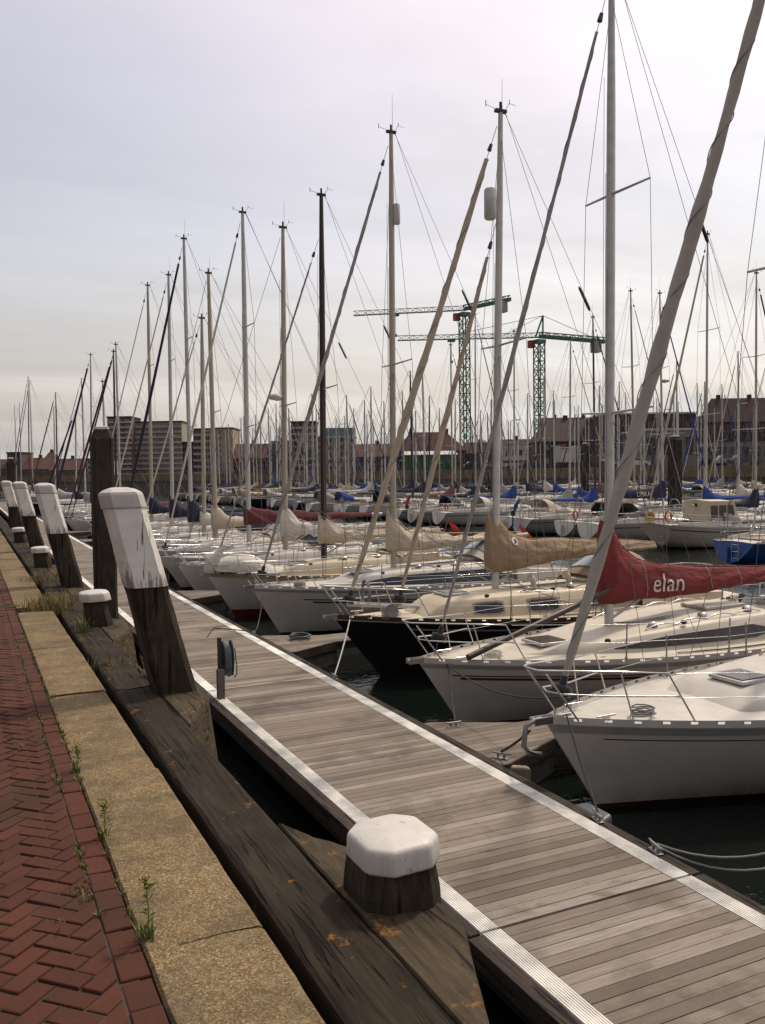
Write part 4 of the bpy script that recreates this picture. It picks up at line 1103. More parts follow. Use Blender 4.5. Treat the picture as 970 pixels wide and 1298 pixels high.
b.add([(-.30, -.15, z_ - .30), (-.30, .15, z_ - .30), (-.05, .02, z_ - .42), (-.05, -.02, z_ - .42)], [(0, 1, 2, 3)]); b.add([(-.305, -.15, z_ - .31), (-.305, .15, z_ - .31), (-.05, .02, z_ - .45), (-.05, -.02, z_ - .45)], [(0, 1, 2, 3)]); b.build('anchor', MT['dull_steel'], r1)
y2 = 11.75
B2 = dict(loc=place(y2, 6.15), L=9.6, B=3.25, fb=1.12, fm=1.0, hull=HM['white'], deck=MT['deck_ivory'], stripes=[(.05, .11, sail_g, 0.), (.215, .235, MT['stripe_red'], .035), (.255, .295, MT['stripe_red'], .045)], xm=xm_of(772, 785, y2, 6.15), top=12.25, spr=[.33, .665], mr=.088,
          furl=.034, furlmat=CV['grey'], roof=[(1.7, .30, .0), (2.5, .62, .13), (3.6, .92, .28), (5.2, 1.08, .42), (6.6, 1.08, .46)], hatch=2.35, windows=[[(3.15, .42, .50), (3.9, .30, .80), (6.0, .26, .78), (6.45, .45, .50)]],
          cover=CV['red'], covertab=[(-.20, -.12, 1.28, .14), (.02, -.14, 1.22, .19), (.28, -.12, .80, .20), (.62, -.10, .58, .19), (1.15, -.12, .46, .18), (2.0, -.10, .38, .17), (3.4, .0, .30, .14), (4.3, .10, .26, .09)], gooseneck=.50, boomend=8.0,
          sheets=False, text=('elan', .45, .76, .03, .25, MT['letter']), seed=5, teakrail=False, antenna=False, fx=.28, label='white yacht with two dark red stripes and a red boom cover lettered in cream', group=G1)
r2, H2, RF2, I2 = boat(B2, 2)
# pole stowed from the mast to the foredeck
b = MB(); b.tube([(B2['xm'] - .1, -.12, I2['mz'] + .62), (.55, -.55, H2.deckz(.6) + .12)], .05, 8); b.build('spinnaker_pole', MT['brown'], r2)
y3 = 15.45
def inner3(mp, mz, top, H): return (Vector((1.35, 0, H.deckz(1.35) + .05)), mp(mz + (top - mz) * .77) + Vector((-.08, 0, 0)), .050, CV['tan'])
B3 = dict(loc=place(y3, 6.25), L=10., B=3.2, fb=1.25, fm=1.02, fs=1.05, rake=1.0, tr=.4, trans=.5, hull=HM['black'], deck=MT['deck_cream'], stripes=[(.17, .20, sail_g, .12), (.03, .06, MT['deck_cream'], .0)], rail=MT['brown'], xm=xm_of(628, 752, y3, 6.25), top=top_of(625, 142, y3), spr=[.515], mr=.085, mast=MT['alu_white'],
          furl=.064, furlmat=CV['tan'], inner=inner3, roof=[(1.75, .50, .0), (2.15, .66, .33), (3.2, .84, .42), (5.2, .96, .48), (6.7, .96, .52)], hatch=2.6,
          windows=[[(2.75, .35, .72), (2.85, .28, .78), (3.25, .28, .78), (3.35, .35, .72)], [(3.95, .35, .72), (4.05, .28, .78), (4.55, .28, .78), (4.65, .35, .72)], [(5.35, .35, .72), (5.45, .28, .78), (5.95, .28, .78), (6.05, .35, .72)]], wframe=MT['cream_vinyl'], wmat=MT['glass_blue'],
          cover=CV['beige'], covertab=[(-.2, -.2, 1.02, .14), (.05, -.22, .92, .17), (.35, -.2, .60, .20), (.8, -.14, .44, .20), (1.5, -.06, .42, .2), (2.6, .02, .36, .18), (3.5, .05, .30, .14), (4.3, .07, .22, .08)], lump=.05, emblem=(.42, .42), reflector=(.807, (-.24, -.02, 0), .125, .62), hood=CV['beige'], seed=8, px1=1.7, fx=.25, fenders=0,
          label='black-hulled yacht with a cream deck and beige boom cover, two beige furled foresails', group=G1)
r3, H3, RF3, I3 = boat(B3, 2)
b = MB(); b.tube([Vector((.75, .15 + .17 * math.cos(a), H3.deckz(.7) + .42 + .28 * math.sin(a) - .004 * k)) + Vector((.012 * k, 0, 0)) for k in range(5) for a in [2 * PI * q / 12 for q in range(12)]], .012, 5); b.build('coiled_line', MT['rope_grey'], r3)
b = MB(); b.tube([(.3, -.02, H3.deckz(.3) + .26), (2.2, .1, H3.deckz(2) + .10)], .045, 8); b.build('bowsprit_pole', MT['alu_white'], r3)
b = MB(); c = Vector((1.05, -.28, H3.deckz(1.) + .13)); b.tube([c + Vector((0, -.12, 0)), c + Vector((0, .12, 0))], [.11, .11], 12); b.tube([c + Vector((0, -.15, 0)), c + Vector((0, -.12, 0))], .15, 12); b.box(c + Vector((0, 0, -.08)), (.2, .2, .1)); b.build('windlass', MT['dull_steel'], r3)
b = MB()
for s_ in (.65, 1.55):
    c = Vector((B3['xm'] + s_, -.45, RF3.top(B3['xm'] + s_, .45))); b.tube([c, c + Vector((0, 0, .12)), c + Vector((-.03, 0, .2)), c + Vector((-.1, 0, .24))], [.06, .055, .07, .09], 10)
b.build('cowl_vent', MT['gel'], RF3 and r3)
y4 = 20.6
B4 = dict(loc=place(y4, 6.2), L=10.4, B=3.3, fb=1.25, fm=1.08, hull=HM['white_dark'], deck=MT['deck_white'], stripes=[(.05, .10, sail_g, 0.), (.27, .295, MT['stripe_dark'], .10), (.33, .37, MT['stripe_dark'], .12)], xm=xm_of(499, 715, y4, 6.2), top=top_of(498, 168, y4), spr=[.47], mr=.088, mast=MT['alu_tan'],
          furl=.045, furlmat=CV['grey'], roof=[(2.1, .45, .0), (2.9, .72, .28), (4.2, .95, .38), (6.0, 1.05, .44), (7.0, 1.05, .48)], hatch=2.9, windows=[[(2.75, .12, .5), (3.6, .10, .82), (6.5, .10, .84), (6.9, .2, .7)]], wmat=MT['glass_blue'],
          cover=CV['cream'], covertab=[(-.18, -.1, .98, .12), (.1, -.15, .72, .2), (.45, -.16, .36, .22), (1.2, -.12, .28, .24), (2.4, .0, .24, .22), (4.0, .1, .2, .13)], lump=.28, reflector=(.815, (.12, -.06, 0), .09, .52), hood=CV['white'], seed=12, fx=.2, antenna=True,
          label='white yacht with a dark blue cabin band and loosely tied cream mainsail', group=G1)
boat(B4, 2)
y5 = 24.0
B5 = dict(loc=place(y5, 6.0), L=9.6, B=3.1, fb=1.2, fm=1.05, hull=HM['white_red'], deck=MT['deck_cream'], rail=MT['teak'], xm=xm_of(411, 718, y5, 6.0), top=top_of(413, 248, y5), spr=[.47], mast=MT['brown'], mr=.095,
          furl=.028, furlmat=CV['grey'], cover=CV['cream'], ch=.72, lump=.25, sailbag=True, hood=CV['cream'], seed=14, flag=(MT['flag_red'], -.6), antenna=False, frac=.88, label='white yacht with a brown mast and a foresail wrapped in white cloth on its foredeck', group=G1)
boat(B5, 2)
y6 = 27.5
B6 = dict(loc=place(y6, 5.9), L=9.6, B=3.1, fb=1.2, fm=1.05, hull=HM['white_dark'], deck=MT['deck_white'], xm=xm_of(362, 700, y6, 5.9), top=top_of(359, 288, y6), spr=[.45], mast=MT['alu_tan'], mr=.09, furl=0, cover=CV['white'], ch=.88, lump=.16,
          seed=17, antenna=True, radome=.47, flag=(MT['flag_red'], .3), label='white yacht with a radar dome on its tan mast and a cream-white boom cover', group=G1)
boat(B6, 2)
mids = [  # Y, bow x, mast base px, top px, hull, cover, ch, mast, furl, label
    (30.8, 6.0, (316, 690), (311, 271), 'white', 'maroon', .75, 'alu', .04, 'white yacht with a long dark red boom cover'),
    (34.2, 5.9, (272, 685), (268, 347), 'white_red', 'cream', .82, 'alu_tan', 0, 'white yacht with a plump cream boom cover, between the dark red and the navy covers'),
    (39.6, 5.9, (243, 672), (251, 305), 'white', 'navy', 1.1, 'alu', .06, 'white yacht with a navy boom cover and a thick black furled foresail'),
    (44.4, 5.9, (219, 665), (221, 349), 'white_dark', 'navy', 1.0, 'alu', .035, 'white yacht whose navy boom cover is the middle one of three beside the leaning post'),
    (49.6, 5.9, (193, 660), (193, 362), 'white_red', 'navy', .95, 'alu_tan', .03, 'white yacht whose navy boom cover is the leftmost of three beside the leaning post'),
    (36.9, 6.1, (236, 668), (235, 402), 'grey', 'white', .5, 'alu_tan', .03, 'low grey yacht with the short tan mast and white furled mainsail')]
for i, (Y, xb, bp, tp, hu, co, ch, ma, fu, lab) in enumerate(mids):
    sp = dict(loc=place(Y, xb), L=9.4 + .25 * (i % 3), B=3.0 if i != 5 else 2.2, fb=1.15, hull=HM[hu], deck=MT['deck_white'], xm=max(3.0, min(5., xm_of(bp[0], bp[1], Y, xb))), top=top_of(tp[0], tp[1], Y), mast=MT[ma], furl=fu, furlmat=CV['navy'] if i == 2 else CV['white'], cover=CV[co], ch=ch, seed=30 + i, mr=.092, fenders=2 if i % 2 else 0, fendermat=MT[('gel', 'blue_fender')[i % 4 // 2]], lump=.14,
              windows=[[(4.0, .35, .6), (4.3, .3, .75), (6.0, .3, .75), (6.2, .4, .6)]], hood=CV[('navy', 'cream', 'navy', 'navy', 'grey', 'white')[i]] if i != 5 else None, stripes=[(.2, .25, MT['stripe_red' if i % 2 else 'stripe_dark'], .05)], label=lab, group=G1)
    if i == 0: sp.update(gooseneck=.85, boomend=8.6, covertab=[(-.16, -.12, .62, .13), (.3, -.12, .5, .17), (1.2, -.10, .36, .18), (2.8, -.06, .28, .16), (4.9, .05, .2, .1)])
    rt_ = boat(sp, 1)[0]
far1 = [(153, 437, 'alu', 'dusty', .05), (148, 446, 'brown', 'maroon', .07), (136, 484, 'alu', 'navy', .0), (117, 450, 'alu', 'navy', .085), (109, 479, 'alu_white', 'grey', .03), (97, 520, 'alu', 'navy', .08), (74, 497, 'brown', 'white', .06), (71, 515, 'alu', 'blue', 0), (43, 482, 'alu', 'navy', .05), (38, 477, 'brown', 'cream', .05), (28, 510, 'alu_white', 'grey', 0), (22, 513, 'alu', 'navy', 0), (2, 534, 'alu', 'white', .04)]
lastY = 52.
for i, (px_, ty, ma, co, fu) in enumerate(far1):
    Yw = at_x(px_, 640, 9.3).y; Y = max(Yw, lastY + 2.75); lastY = Y
    xmX = at_y(px_, 640, Y).x
    names = {'alu': 'silver', 'brown': 'brown', 'alu_white': 'white'}; cn = {'dusty': 'faded red', 'maroon': 'dark red'}
    sp = dict(loc=place(Y, 6.), L=9.6 + .4 * (i % 3), B=2.6, hull=HM[('white', 'white_red', 'navy', 'white_dark')[i % 4]], xm=max(2.4, min(6., xmX - 6.)), top=top_of(px_, ty, Y), mast=MT[ma], furl=fu, furlmat=CV['navy' if ma != 'brown' else 'maroon'], cover=CV[co], ch=.9, seed=50 + i, lifebuoy=MT['orange'] if i == 3 else None,
              label='%s yacht, %s mast, %s cover, far away %s' % (('white', 'red-bottomed white', 'navy', 'black-bottomed white')[i % 4], names[ma], cn.get(co, co), ('just beyond the navy covers', 'left of the tall pile', 'behind the tall dark pile', 'with an orange lifebuoy', 'left of the lifebuoy', 'under the thick black foresail', 'between the two piles', 'right of the farther pile', 'behind the farther pile', 'left of the farther pile', 'among the leftmost masts', 'second from the left edge', 'at the left edge')[i]), group=G1)
    boat(sp, 1 if i < 4 else 0)

# ------------------------------------------------------------------ second row: sterns towards the fairway
G2 = 'yachts across the fairway, sterns towards the viewer'
row2 = [ # Y, bow x, mast px, top px, hull, cover, hood, mast, furl, L, label, extra
    (25.9, 38.4, None, None, 'blue', 'navy', None, 'alu', .05, 10.4, 'blue-hulled yacht at the right edge across the fairway, seen from its blue transom', dict(top=12.5, xm=4.2)),
    (31.3, 42.2, 958, 347, 'cream', 'navy', 'grey', 'alu', .05, 11.4, 'cream yacht with a dark-windowed wheelhouse and a yellow lifebuoy across the fairway', dict(wheelhouse=True, lifebuoy=MT['yellow'], fs=1.25, tr=.5, trans=.72)),
    (35.6, 32.2, 895, 297, 'white', 'blue', None, 'alu', .06, 12., 'white yacht with a tall mast and bright blue boom cover, bow towards the fairway', dict(flip=True, gooseneck=.8, ch=.8)),
    (39.3, 41.0, 841, 372, 'white_dark', 'navy', 'black', 'alu', .04, 9.8, 'white yacht whose navy boom cover carries pale capital letters, behind the red boom cover', dict(radome=.6, gooseneck=1.0, covertab=[(-.16, -.12, 1.0, .12), (.12, -.12, .93, .17), (.42, -.1, .62, .18), (1.0, -.12, .46, .17), (2.6, -.10, .40, .17), (4.0, .05, .24, .1)], text=('LIBRA', .40, 2.15, .0, 0, MT['letter'], 1))),
    (43.0, 41.0, 805, 369, 'white', 'cream', 'navy', 'alu_tan', .03, 9.6, 'white yacht with a cream-covered boom, right of the black-masted one', dict()),
    (46.6, 41.4, 755, 402, 'grey', 'blue', None, 'black', .04, 10.2, 'pale grey yacht with a black mast and blue boom cover, grey transom towards us', dict()),
    (50.6, 41.0, 722, 430, 'white', 'grey', 'cream', 'alu', .03, 9.4, 'white yacht with a cream sprayhood and grey boom cover, left of the black-masted one', dict()),
    (55.2, 42.4, 652, 420, 'white_dark', 'blue', 'white', 'alu', 0, 11., 'long white yacht with two dark cabin windows and blue fenders, behind the beige boom cover', dict(fenders=3, windows=[[(3.6, .3, .8), (4.3, .3, .8)], [(4.7, .3, .8), (5.4, .3, .8)]])),
    (60.2, 41.0, 603, 398, 'white', 'navy', 'navy', 'alu', .05, 10., 'white yacht with a navy boom cover, under the lattice tower of the taller crane', dict()),
    (64.0, 41.0, 574, 437, 'white', 'dusty', None, 'alu_tan', .04, 9.6, 'white yacht with a faded red boom cover across the fairway', dict())]
for i, (Y, xb, mp_, ty, hu, co, ho, ma, fu, L, lab, ex) in enumerate(row2):
    sp = dict(loc=(xb, Y, WZ), rz=PI, L=L, B=3.15, hull=HM[hu], deck=MT['deck_white'], mast=MT[ma], furl=fu, furlmat=CV[('grey', 'navy', 'cream', 'blue')[i % 4]], cover=CV[co], ch=1.0, seed=80 + i, stern=i + 1, flag=(MT[('flag_red', 'flag_blue')[i % 2]], .4) if i % 3 == 2 else None, hood=CV.get(ho, MT['black']) if ho else None, label=lab, group=G2,
              windows=[[(4.4, .3, .7), (4.6, .3, .75), (6.2, .3, .75), (6.4, .35, .6)]], stripes=[(.2, .25, MT['stripe_dark' if i % 2 else 'stripe_red'], .05)])
    if mp_:
        fl_ = 4.4 if ex.pop('flip', False) else -4.4
        if fl_ > 0: sp['rz'] = 0; sp['stern'] = 0
        w = at_x(mp_, 640, xb + fl_); sp['loc'] = (xb, w.y, WZ); Y = w.y; sp['xm'] = 4.4; sp['top'] = at_x(mp_, ty, xb + fl_).z - WZ
    wh = ex.pop('wheelhouse', False); sp.update(ex)
    rt_, Hh, Rr, In = boat(sp, 1)
    if wh:
        b = MB(); x0_, x1_ = In['xe'] - .6, In['xe'] + 1.3; zb_ = Hh.deckz(x0_) + .25; rows = []
        for x, w_, h_ in ((x0_ - .25, .85, .0), (x0_ + .15, .9, .95), (x0_ + .3, .92, 1.02), (x1_, .95, 1.05), (x1_ + .05, .95, .0)):
            rows.append([(x, -w_, zb_ - .25), (x, -w_ * .93, zb_ + h_), (x, 0, zb_ + h_ * 1.06), (x, w_ * .93, zb_ + h_), (x, w_, zb_ - .25)])
        b.loft(rows, False, False); wo = b.build('wheelhouse', MT['deck_cream'], rt_)
        for k in range(3):
            for s_ in (-1, 1):
                b = MB(); xa = x0_ + .2 + .58 * k; b.add([(xa, s_ * .925, zb_ + .22), (xa + .48, s_ * .93, zb_ + .22), (xa + .48, s_ * .905, zb_ + .82), (xa + .1 * (k == 0), s_ * .9, zb_ + .82)], [(0, 1, 2, 3)]); b.build('window', MT['glass'], wo, fix=False)

# ------------------------------------------------------------------ far rows: a few kinds, many copies
kinds = [('white', 'blue', 'alu', .05, 'white', 'blue', 'silver'), ('white_red', 'navy', 'alu', .0, 'white', 'navy', 'silver'), ('navy', 'cream', 'alu_tan', .05, 'navy', 'cream', 'tan'), ('white_dark', 'white', 'alu_white', .04, 'white', 'white', 'white'),
         ('red', 'grey', 'alu_tan', .04, 'dark red', 'grey', 'tan'), ('cream', 'dusty', 'alu_tan', .0, 'cream', 'faded red', 'tan'), ('white', 'grey', 'alu', .06, 'white', 'grey', 'silver'), ('grey', 'navy', 'black', .0, 'pale grey', 'navy', 'black'), ('white_dark', 'green', 'alu', .05, 'white', 'dark green', 'silver'), ('black', 'blue', 'alu', .04, 'black', 'blue', 'silver')]
protos = []; GF = 'small sailing boats in the far berths'
for i, (hu, co, ma, fu, hn, cn_, mn) in enumerate(kinds):
    sp = dict(hood=[CV['navy'], None, CV['grey'], CV['blue'], None, CV['beige'], MT['black']][i % 7], L=9.0 + .3 * (i % 4), B=2.9, hull=HM[hu], deck=MT[('deck_white', 'deck_grey', 'deck_cream')[i % 3]], mast=MT[ma], furl=fu, furlmat=CV[('navy', 'white', 'blue', 'cream')[i % 4]], cover=CV[co], ch=.95, top=11.2 + .35 * (i % 5), xm=3.7, seed=120 + i, mr=.095,
              windows=[[(4.2, .3, .7), (4.4, .3, .8), (6.0, .3, .8), (6.2, .35, .6)]], label='distant %s boat with a %s mast and %s boom cover in the far berths' % (hn, mn, cn_), group=GF)
    protos.append(boat(sp, 0)[0])
used = [False] * len(protos); rf = random.Random(77); spots = []
Y = 69.
while Y < 150: spots.append((41.2, Y, PI)); Y += rf.uniform(2.75, 3.2)
Y = 41.
while Y < 160: spots.append((47.2, Y, 0)); Y += rf.uniform(2.7, 3.15)
Y = 66.
while Y < 150: spots.append((73.5, Y, PI)); Y += rf.uniform(2.75, 3.3)
Y = 72.
while Y < 130: spots.append((78, Y, 0)); Y += rf.uniform(2.8, 3.3)
Y = 112.
while Y < 175: spots.append((6, Y, 0)) if Y > lastY + 3 else None; Y += rf.uniform(3.6, 4.6)
for x, y, rz in spots:
    d = x * math.sin(YAW) + y * math.cos(YAW); l = x * math.cos(YAW) - y * math.sin(YAW)
    if abs(l) > .47 * d + 8: continue
    if d > 118 + (50 - l) * .78 - 8: continue
    i = rf.randrange(len(protos)); o = protos[i] if not used[i] else dup(protos[i]); used[i] = True
    sc = rf.uniform(.86, 1.12); o.location = (x + rf.uniform(-.6, .6), y, WZ); o.rotation_euler = (rad(rf.uniform(-.5, .5)), 0, rz + rad(rf.uniform(-2, 2))); o.scale = (sc, min(sc, .92), sc * rf.uniform(.94, 1.06))
for i, u in enumerate(used):
    if not u: protos[i].location = (47, 156 + 4 * i, WZ)
# pier walkways of the other berths
for i, (xa, ya, yb, lab) in enumerate(((44.2, 20, 160, 'plank pier of the berths across the fairway'), (75.7, 62, 135, 'plank pier among the farthest berths on the right'))):
    b = MB(); b.box((xa, (ya + yb) / 2, PZ - .15), (2.2, yb - ya, .3)); tag(b.build('far_pier', M('far_planks', (.24, .19, .15), (.16, .13, .10), 3., .8)), lab, 'pier', 'piers of the far berths')

# motor cruiser with a name board
q = at_z(745, 640, WZ)
mc = empty('motor_cruiser', q, rad(-20), 'white motor cruiser with a row of dark cabin windows and a flybridge', 'motor boat')
hb = Hull(11.5, 3.6, 1.5, 1.2, 1.1, .8, -.1, .85); mb_ = hb.mesh(18, 6)
def ctr(o): o.location = (-5.2, 0, 0); return o
ctr(mb_.build('hull', HM['white_dark'], mc)); ctr(hb.deck(14).build('deck', MT['deck_white'], mc))
rm = Roof(hb, [(2.2, 1.0, .0), (2.9, 1.15, .85), (4.0, 1.3, 1.0), (9.2, 1.35, 1.05)]); rmo = ctr(rm.mesh(14).build('cabin', MT['gel'], mc))
for k in range(6):
    for s_ in (-1, 1):
        x = 3.2 + k * .98; rm.band([(x, .42, .86), (x + .72, .42, .86)], s_, .012).build('window', MT['glass'], rmo)
b = MB(); b.box((1.6, 0, 2.35), (4.4, 2.5, .12)); b.build('flybridge', MT['gel'], mc)
b = MB(); b.tube([(2, 0, 2.3), (2, 0, 4.4)], .04, 6); b.build('mast', MT['alu'], mc)

# ropes between boats and pier
Zr = PZ + .07
rope([at_y(718, 905, 7.8), (5.60, c1.y, Zr)], .011, MT['rope_dark'], 'dark bow line of the nearest yacht running down to a pier cleat', .04)
rope([(5.6, c2.y, Zr), (7.6, 5.15, WZ + 1.1)], .014, MT['rope_grey'], 'slack grey double rope over the dark water at the right, upper strand', .36)
rope([(5.6, c2.y - .03, Zr - .02), (7.6, 5.1, WZ + 1.08)], .014, MT['rope_grey'], 'slack grey double rope over the dark water at the right, lower strand', .46)
rope([(6.5, 15.2, WZ + 1.22), (5.57, 13.72, Zr)], .013, MT['rope_white'], 'white bow line of the black-hulled yacht', .05)
rope([(6.55, 11.55, WZ + 1.1), (5.98, 10.36, Zr)], .013, MT['rope_dark'], 'dark bow line from the red-striped yacht to the finger pier cleat', .03)
rope([(6.5, 11.5, WZ + 1.08), (6.35, 8.5, WZ + 1.28)], .011, MT['rope_dark'], 'dark line sagging between the two nearest bows', .18)
rope([(5.75, 8.25, WZ + 1.02), (5.82, 8.95, Zr)], .016, MT['rope_dark'], 'short dark line from the nearest bow to the finger pier corner', .02)
rope([(6.9, 23.2, WZ + 1.1), (7.3, 21.9, WZ + .3)], .011, MT['rope_white'], 'pair of white lines hanging down the hull beside the wrapped foresail, left one', .05)
rope([(7.05, 23.1, WZ + 1.1), (7.5, 21.85, WZ + .3)], .011, MT['rope_white'], 'pair of white lines hanging down the hull beside the wrapped foresail, right one', .05)
rope([(6.4, 20.3, WZ + 1.1), (5.58, 18.35, Zr)], .013, MT['rope_dark'], 'dark bow line crossing the second finger pier', .2)
rope([(5.58, 18.35, Zr), (5.0, 19.6, PZ + .015), (4.6, 18.6, PZ + .012)], .012, MT['rope_dark'], 'loose black line lying on the planks beyond the hose reel', .0)
rope([(6.3 + (.20 + .02 * (k % 3)) * math.cos(k * .9), 17.42 + (.22 + .03 * (k % 2)) * math.sin(k * .9), PZ + .004 * k) for k in range(26)], .016, MT['fender'], 'coil of dark line lying on the second finger pier', 0., 2)

# ================================================================== FAR SHORE
LZ = 1.9
def sd(l): return 118 + (50 - l) * .78          # distance of the shore line at a sideways offset
pts = [lat(l, sd(l)) for l in (140, 50, 0, -50, -100, -200, -300)]
far = [lat(-900, 1300), lat(0, 3600), lat(2600, 2600), lat(2600, 40)]
b = MB(); poly = [(p.x, p.y) for p in pts] + [(p.x, p.y) for p in far]
b.prism(poly, -6, LZ); tag(b.build('far_quay_ground', M('far_quay_paving', (.16, .135, .10), (.11, .095, .075), .3, .9)), kind='structure')
b = MB(); OW = M('ochre_quay_wall', (.24, .165, .085), (.15, .105, .06), .5, .9, stretch=(1, 1, 3))
for a, c in zip(pts[:-1], pts[1:]): b.bar((a.x, a.y, LZ - .75), (c.x, c.y, LZ - .75), .5, 1.6)
tag(b.build('far_quay_wall', OW), 'long ochre quay wall on the far shore below the parked cars', 'quay wall')

BM = dict(brick=M('dark_brick_wall', (.062, .034, .027), (.045, .026, .022), 1.2, .9, detail=8), brown=M('brown_brick_wall', (.12, .08, .06), (.085, .06, .048), .8, .9, detail=8), redroof=M('red_tile_roof', (.105, .040, .028), (.075, .033, .025), .6, .85, detail=8),
          darkroof=M('dark_tile_roof', (.050, .022, .015), (.036, .018, .013), .6, .85, detail=8), grey=M('grey_concrete_wall', (.36, .345, .315), (.29, .277, .255), .4, .9, detail=8), pale=M('pale_rendered_wall', (.33, .29, .235), (.26, .23, .19), .4, .9), tan=M('tan_blank_wall', (.36, .28, .19), (.30, .23, .16), .3, .9),
          teal=M('teal_cladding', (.12, .22, .24), (.09, .17, .19), .5, .4), green=M('bright_green_shed', (.012, .10, .02), (.01, .075, .015), .8, .6), white=M('white_panel', (.52, .50, .46), (.42, .40, .37), .7, .6), dark=M('dark_opening', (.022, .02, .02), (.035, .032, .03), 1., .5), panel=M('grey_warehouse_panel', (.20, .185, .165), (.15, .14, .125), .6, .7), glassgrey=M('haze_tinted_glazing', (.20, .197, .19), (.16, .158, .152), 1., .3), frame=M('pale_window_frame', (.22, .205, .185), (.17, .16, .145), 1., .7))  # glassgrey: high-rise windows lightened, distance haze mixed into their colour
GB = 'buildings along the far shore'
def building(px0, px1, ytop, d, wall, lab, roof=None, rh=0., floors=3, cols=5, wn='dark', depth=9., ww=.5, wh=.5, extra=None, skew=0., band=None):
    pc = (px0 + px1) / 2; l = (pc - CX) / F * d; w = (px1 - px0) / F * d; h = (hor(pc) - ytop) / F * d + CZ - LZ
    c = lat(l, d, LZ); e = empty('house' if h < 14 else 'apartment_block', c, -YAW + skew, lab, 'building', GB)
    b = MB(); hw = h - rh; b.box((0, depth / 2, hw / 2 - .2), (w, depth, hw + .4)); wo = b.build('wall', BM[wall], e)
    if roof:
        b = MB(); ov = .3
        if rh < .8: b.box((0, depth / 2, hw + rh / 2), (w + .4, depth + .4, rh))
        else:
            vs = [(-w / 2 - ov, -ov, hw - .1), (w / 2 + ov, -ov, hw - .1), (w / 2 + ov, depth + ov, hw - .1), (-w / 2 - ov, depth + ov, hw - .1), (-w / 2 + (extra or 0), depth / 2, hw + rh), (w / 2 - (extra or 0), depth / 2, hw + rh)]
            b.add(vs, [(0, 1, 5, 4), (2, 3, 4, 5), (1, 2, 5), (3, 0, 4), (0, 3, 2, 1)])
        ro = b.build('roof', BM[roof], e)
        if rh >= .8:
            for k in range(max(1, int(w / 7))):
                b = MB(); x = -w / 2 + (k + .5) * w / max(1, int(w / 7)); b.box((x, depth / 2 + .3, hw + rh + .1), (.9, .6, 1.6)); b.build('chimney', BM['brick'], ro)
    fh = hw / floors; cw = w / cols; proto = None
    for f in range(floors):
        if band:
            b = MB(); b.box((0, -.35, fh * (f + .18)), (w * .98, .7, fh * .36)); b.build('balcony', BM[band], e)
        for k in range(cols):
            if proto is None:
                b = MB(); b.box((0, 0, 0), (cw * ww, .10, fh * wh)); proto = b.build('window', BM[wn], e); pw = proto
                b2 = MB(); 
                for s_ in (-1, 1): b2.box((s_ * cw * ww * .5, -.02, 0), (.10, .14, fh * wh + .1)); 
                b2.box((0, -.02, -fh * wh / 2), (cw * ww + .2, .16, .12)); b2.build('sill', BM['frame'], pw)
            else: pw = dup(proto, e); KIDS[e].append(pw)
            pw.location = (-w / 2 + cw * (k + .5), -.03, fh * (f + (.56 if not band else .62)))
    return e, w, h, hw
building(-40, 12, 582, 262, 'brown', 'row house with a red roof at the left picture edge', 'redroof', 3., 2, 5)
building(11, 29, 573, 262, 'brown', 'small flat-roofed dark brown block above the row houses at the far left', 'darkroof', .4, 3, 3)
building(29, 62, 580, 262, 'brown', 'red-roofed row houses left of the farther dark pile', 'redroof', 3.4, 2, 7)
building(57, 64, 573, 268, 'brick', 'narrow gabled house rising above the left red roofs', 'darkroof', 2.5, 3, 1)
building(62, 112, 581, 262, 'brown', 'red-roofed row houses right of the farther dark pile', 'redroof', 3.4, 2, 10)
building(112, 140, 581, 262, 'grey', 'grey low block beside the high-rise foot', 'darkroof', .4, 3, 5)
building(139, 169, 528, 300, 'brown', 'dark brown end tower of the high-rise flats', 'darkroof', .6, 11, 3, 'glassgrey', 12, .6, .4, band='grey')
building(169, 233, 534, 305, 'pale', 'long grey balconied high-rise slab at the left', 'darkroof', .5, 10, 9, 'glassgrey', 12, .6, .42, band='grey')
building(233, 247, 560, 280, 'brick', 'narrow dark brick block between the high-rise and the tan block', 'darkroof', .5, 5, 3)
building(247, 276, 543, 275, 'brown', 'brown flats left of the blank tan gable', 'darkroof', .5, 7, 4, band='grey')
building(276, 297, 542, 270, 'tan', 'tan block with a nearly blank gable wall', 'darkroof', .4, 7, 2, 'dark', 14, .16, .3)
building(297, 342, 562, 240, 'brick', 'red brick houses right of the tan block', 'redroof', 4., 3, 8)
building(342, 372, 558, 245, 'brown', 'brown terrace left of the glass-topped building', 'redroof', 3., 4, 5)
building(371, 402, 534, 250, 'brown', 'dark tall block beside the teal-topped building', 'darkroof', .5, 8, 4, band='grey')
e_, w_, h_, hw_ = building(402, 452, 553, 232, 'pale', 'pale building with a teal glass storey on top', 'white', .3, 5, 7)
b = MB(); b.box((1, 4, h_ + 1.1), (w_ * .8, 7, 2.2)); b.build('glass_storey', BM['teal'], e_)
building(452, 506, 562, 228, 'brick', 'brick terrace with orange roof left of the green shed', 'redroof', 3.4, 3, 8)
building(500, 592, 547, 232, 'brick', 'wide orange-roofed brick block behind the green shed', 'redroof', 5., 3, 12, extra=5)
e_, w_, h_, hw_ = building(512, 580, 571, 200, 'green', 'bright green shed with a low white roof', 'white', .9, 1, 3, 'green', 12, .1, .1)
building(592, 634, 560, 235, 'brown', 'brown terrace under the lattice tower of the taller crane', 'darkroof', 3., 3, 7)
building(634, 684, 556, 226, 'pale', 'pale terrace with dark roof between the two crane towers', 'darkroof', 3.4, 3, 8, ww=.55)
building(683, 768, 530, 178, 'brick', 'dark brick gable house behind the white lorry', 'darkroof', 4.6, 2, 4, 'frame', 12, .25, .4, extra=3)
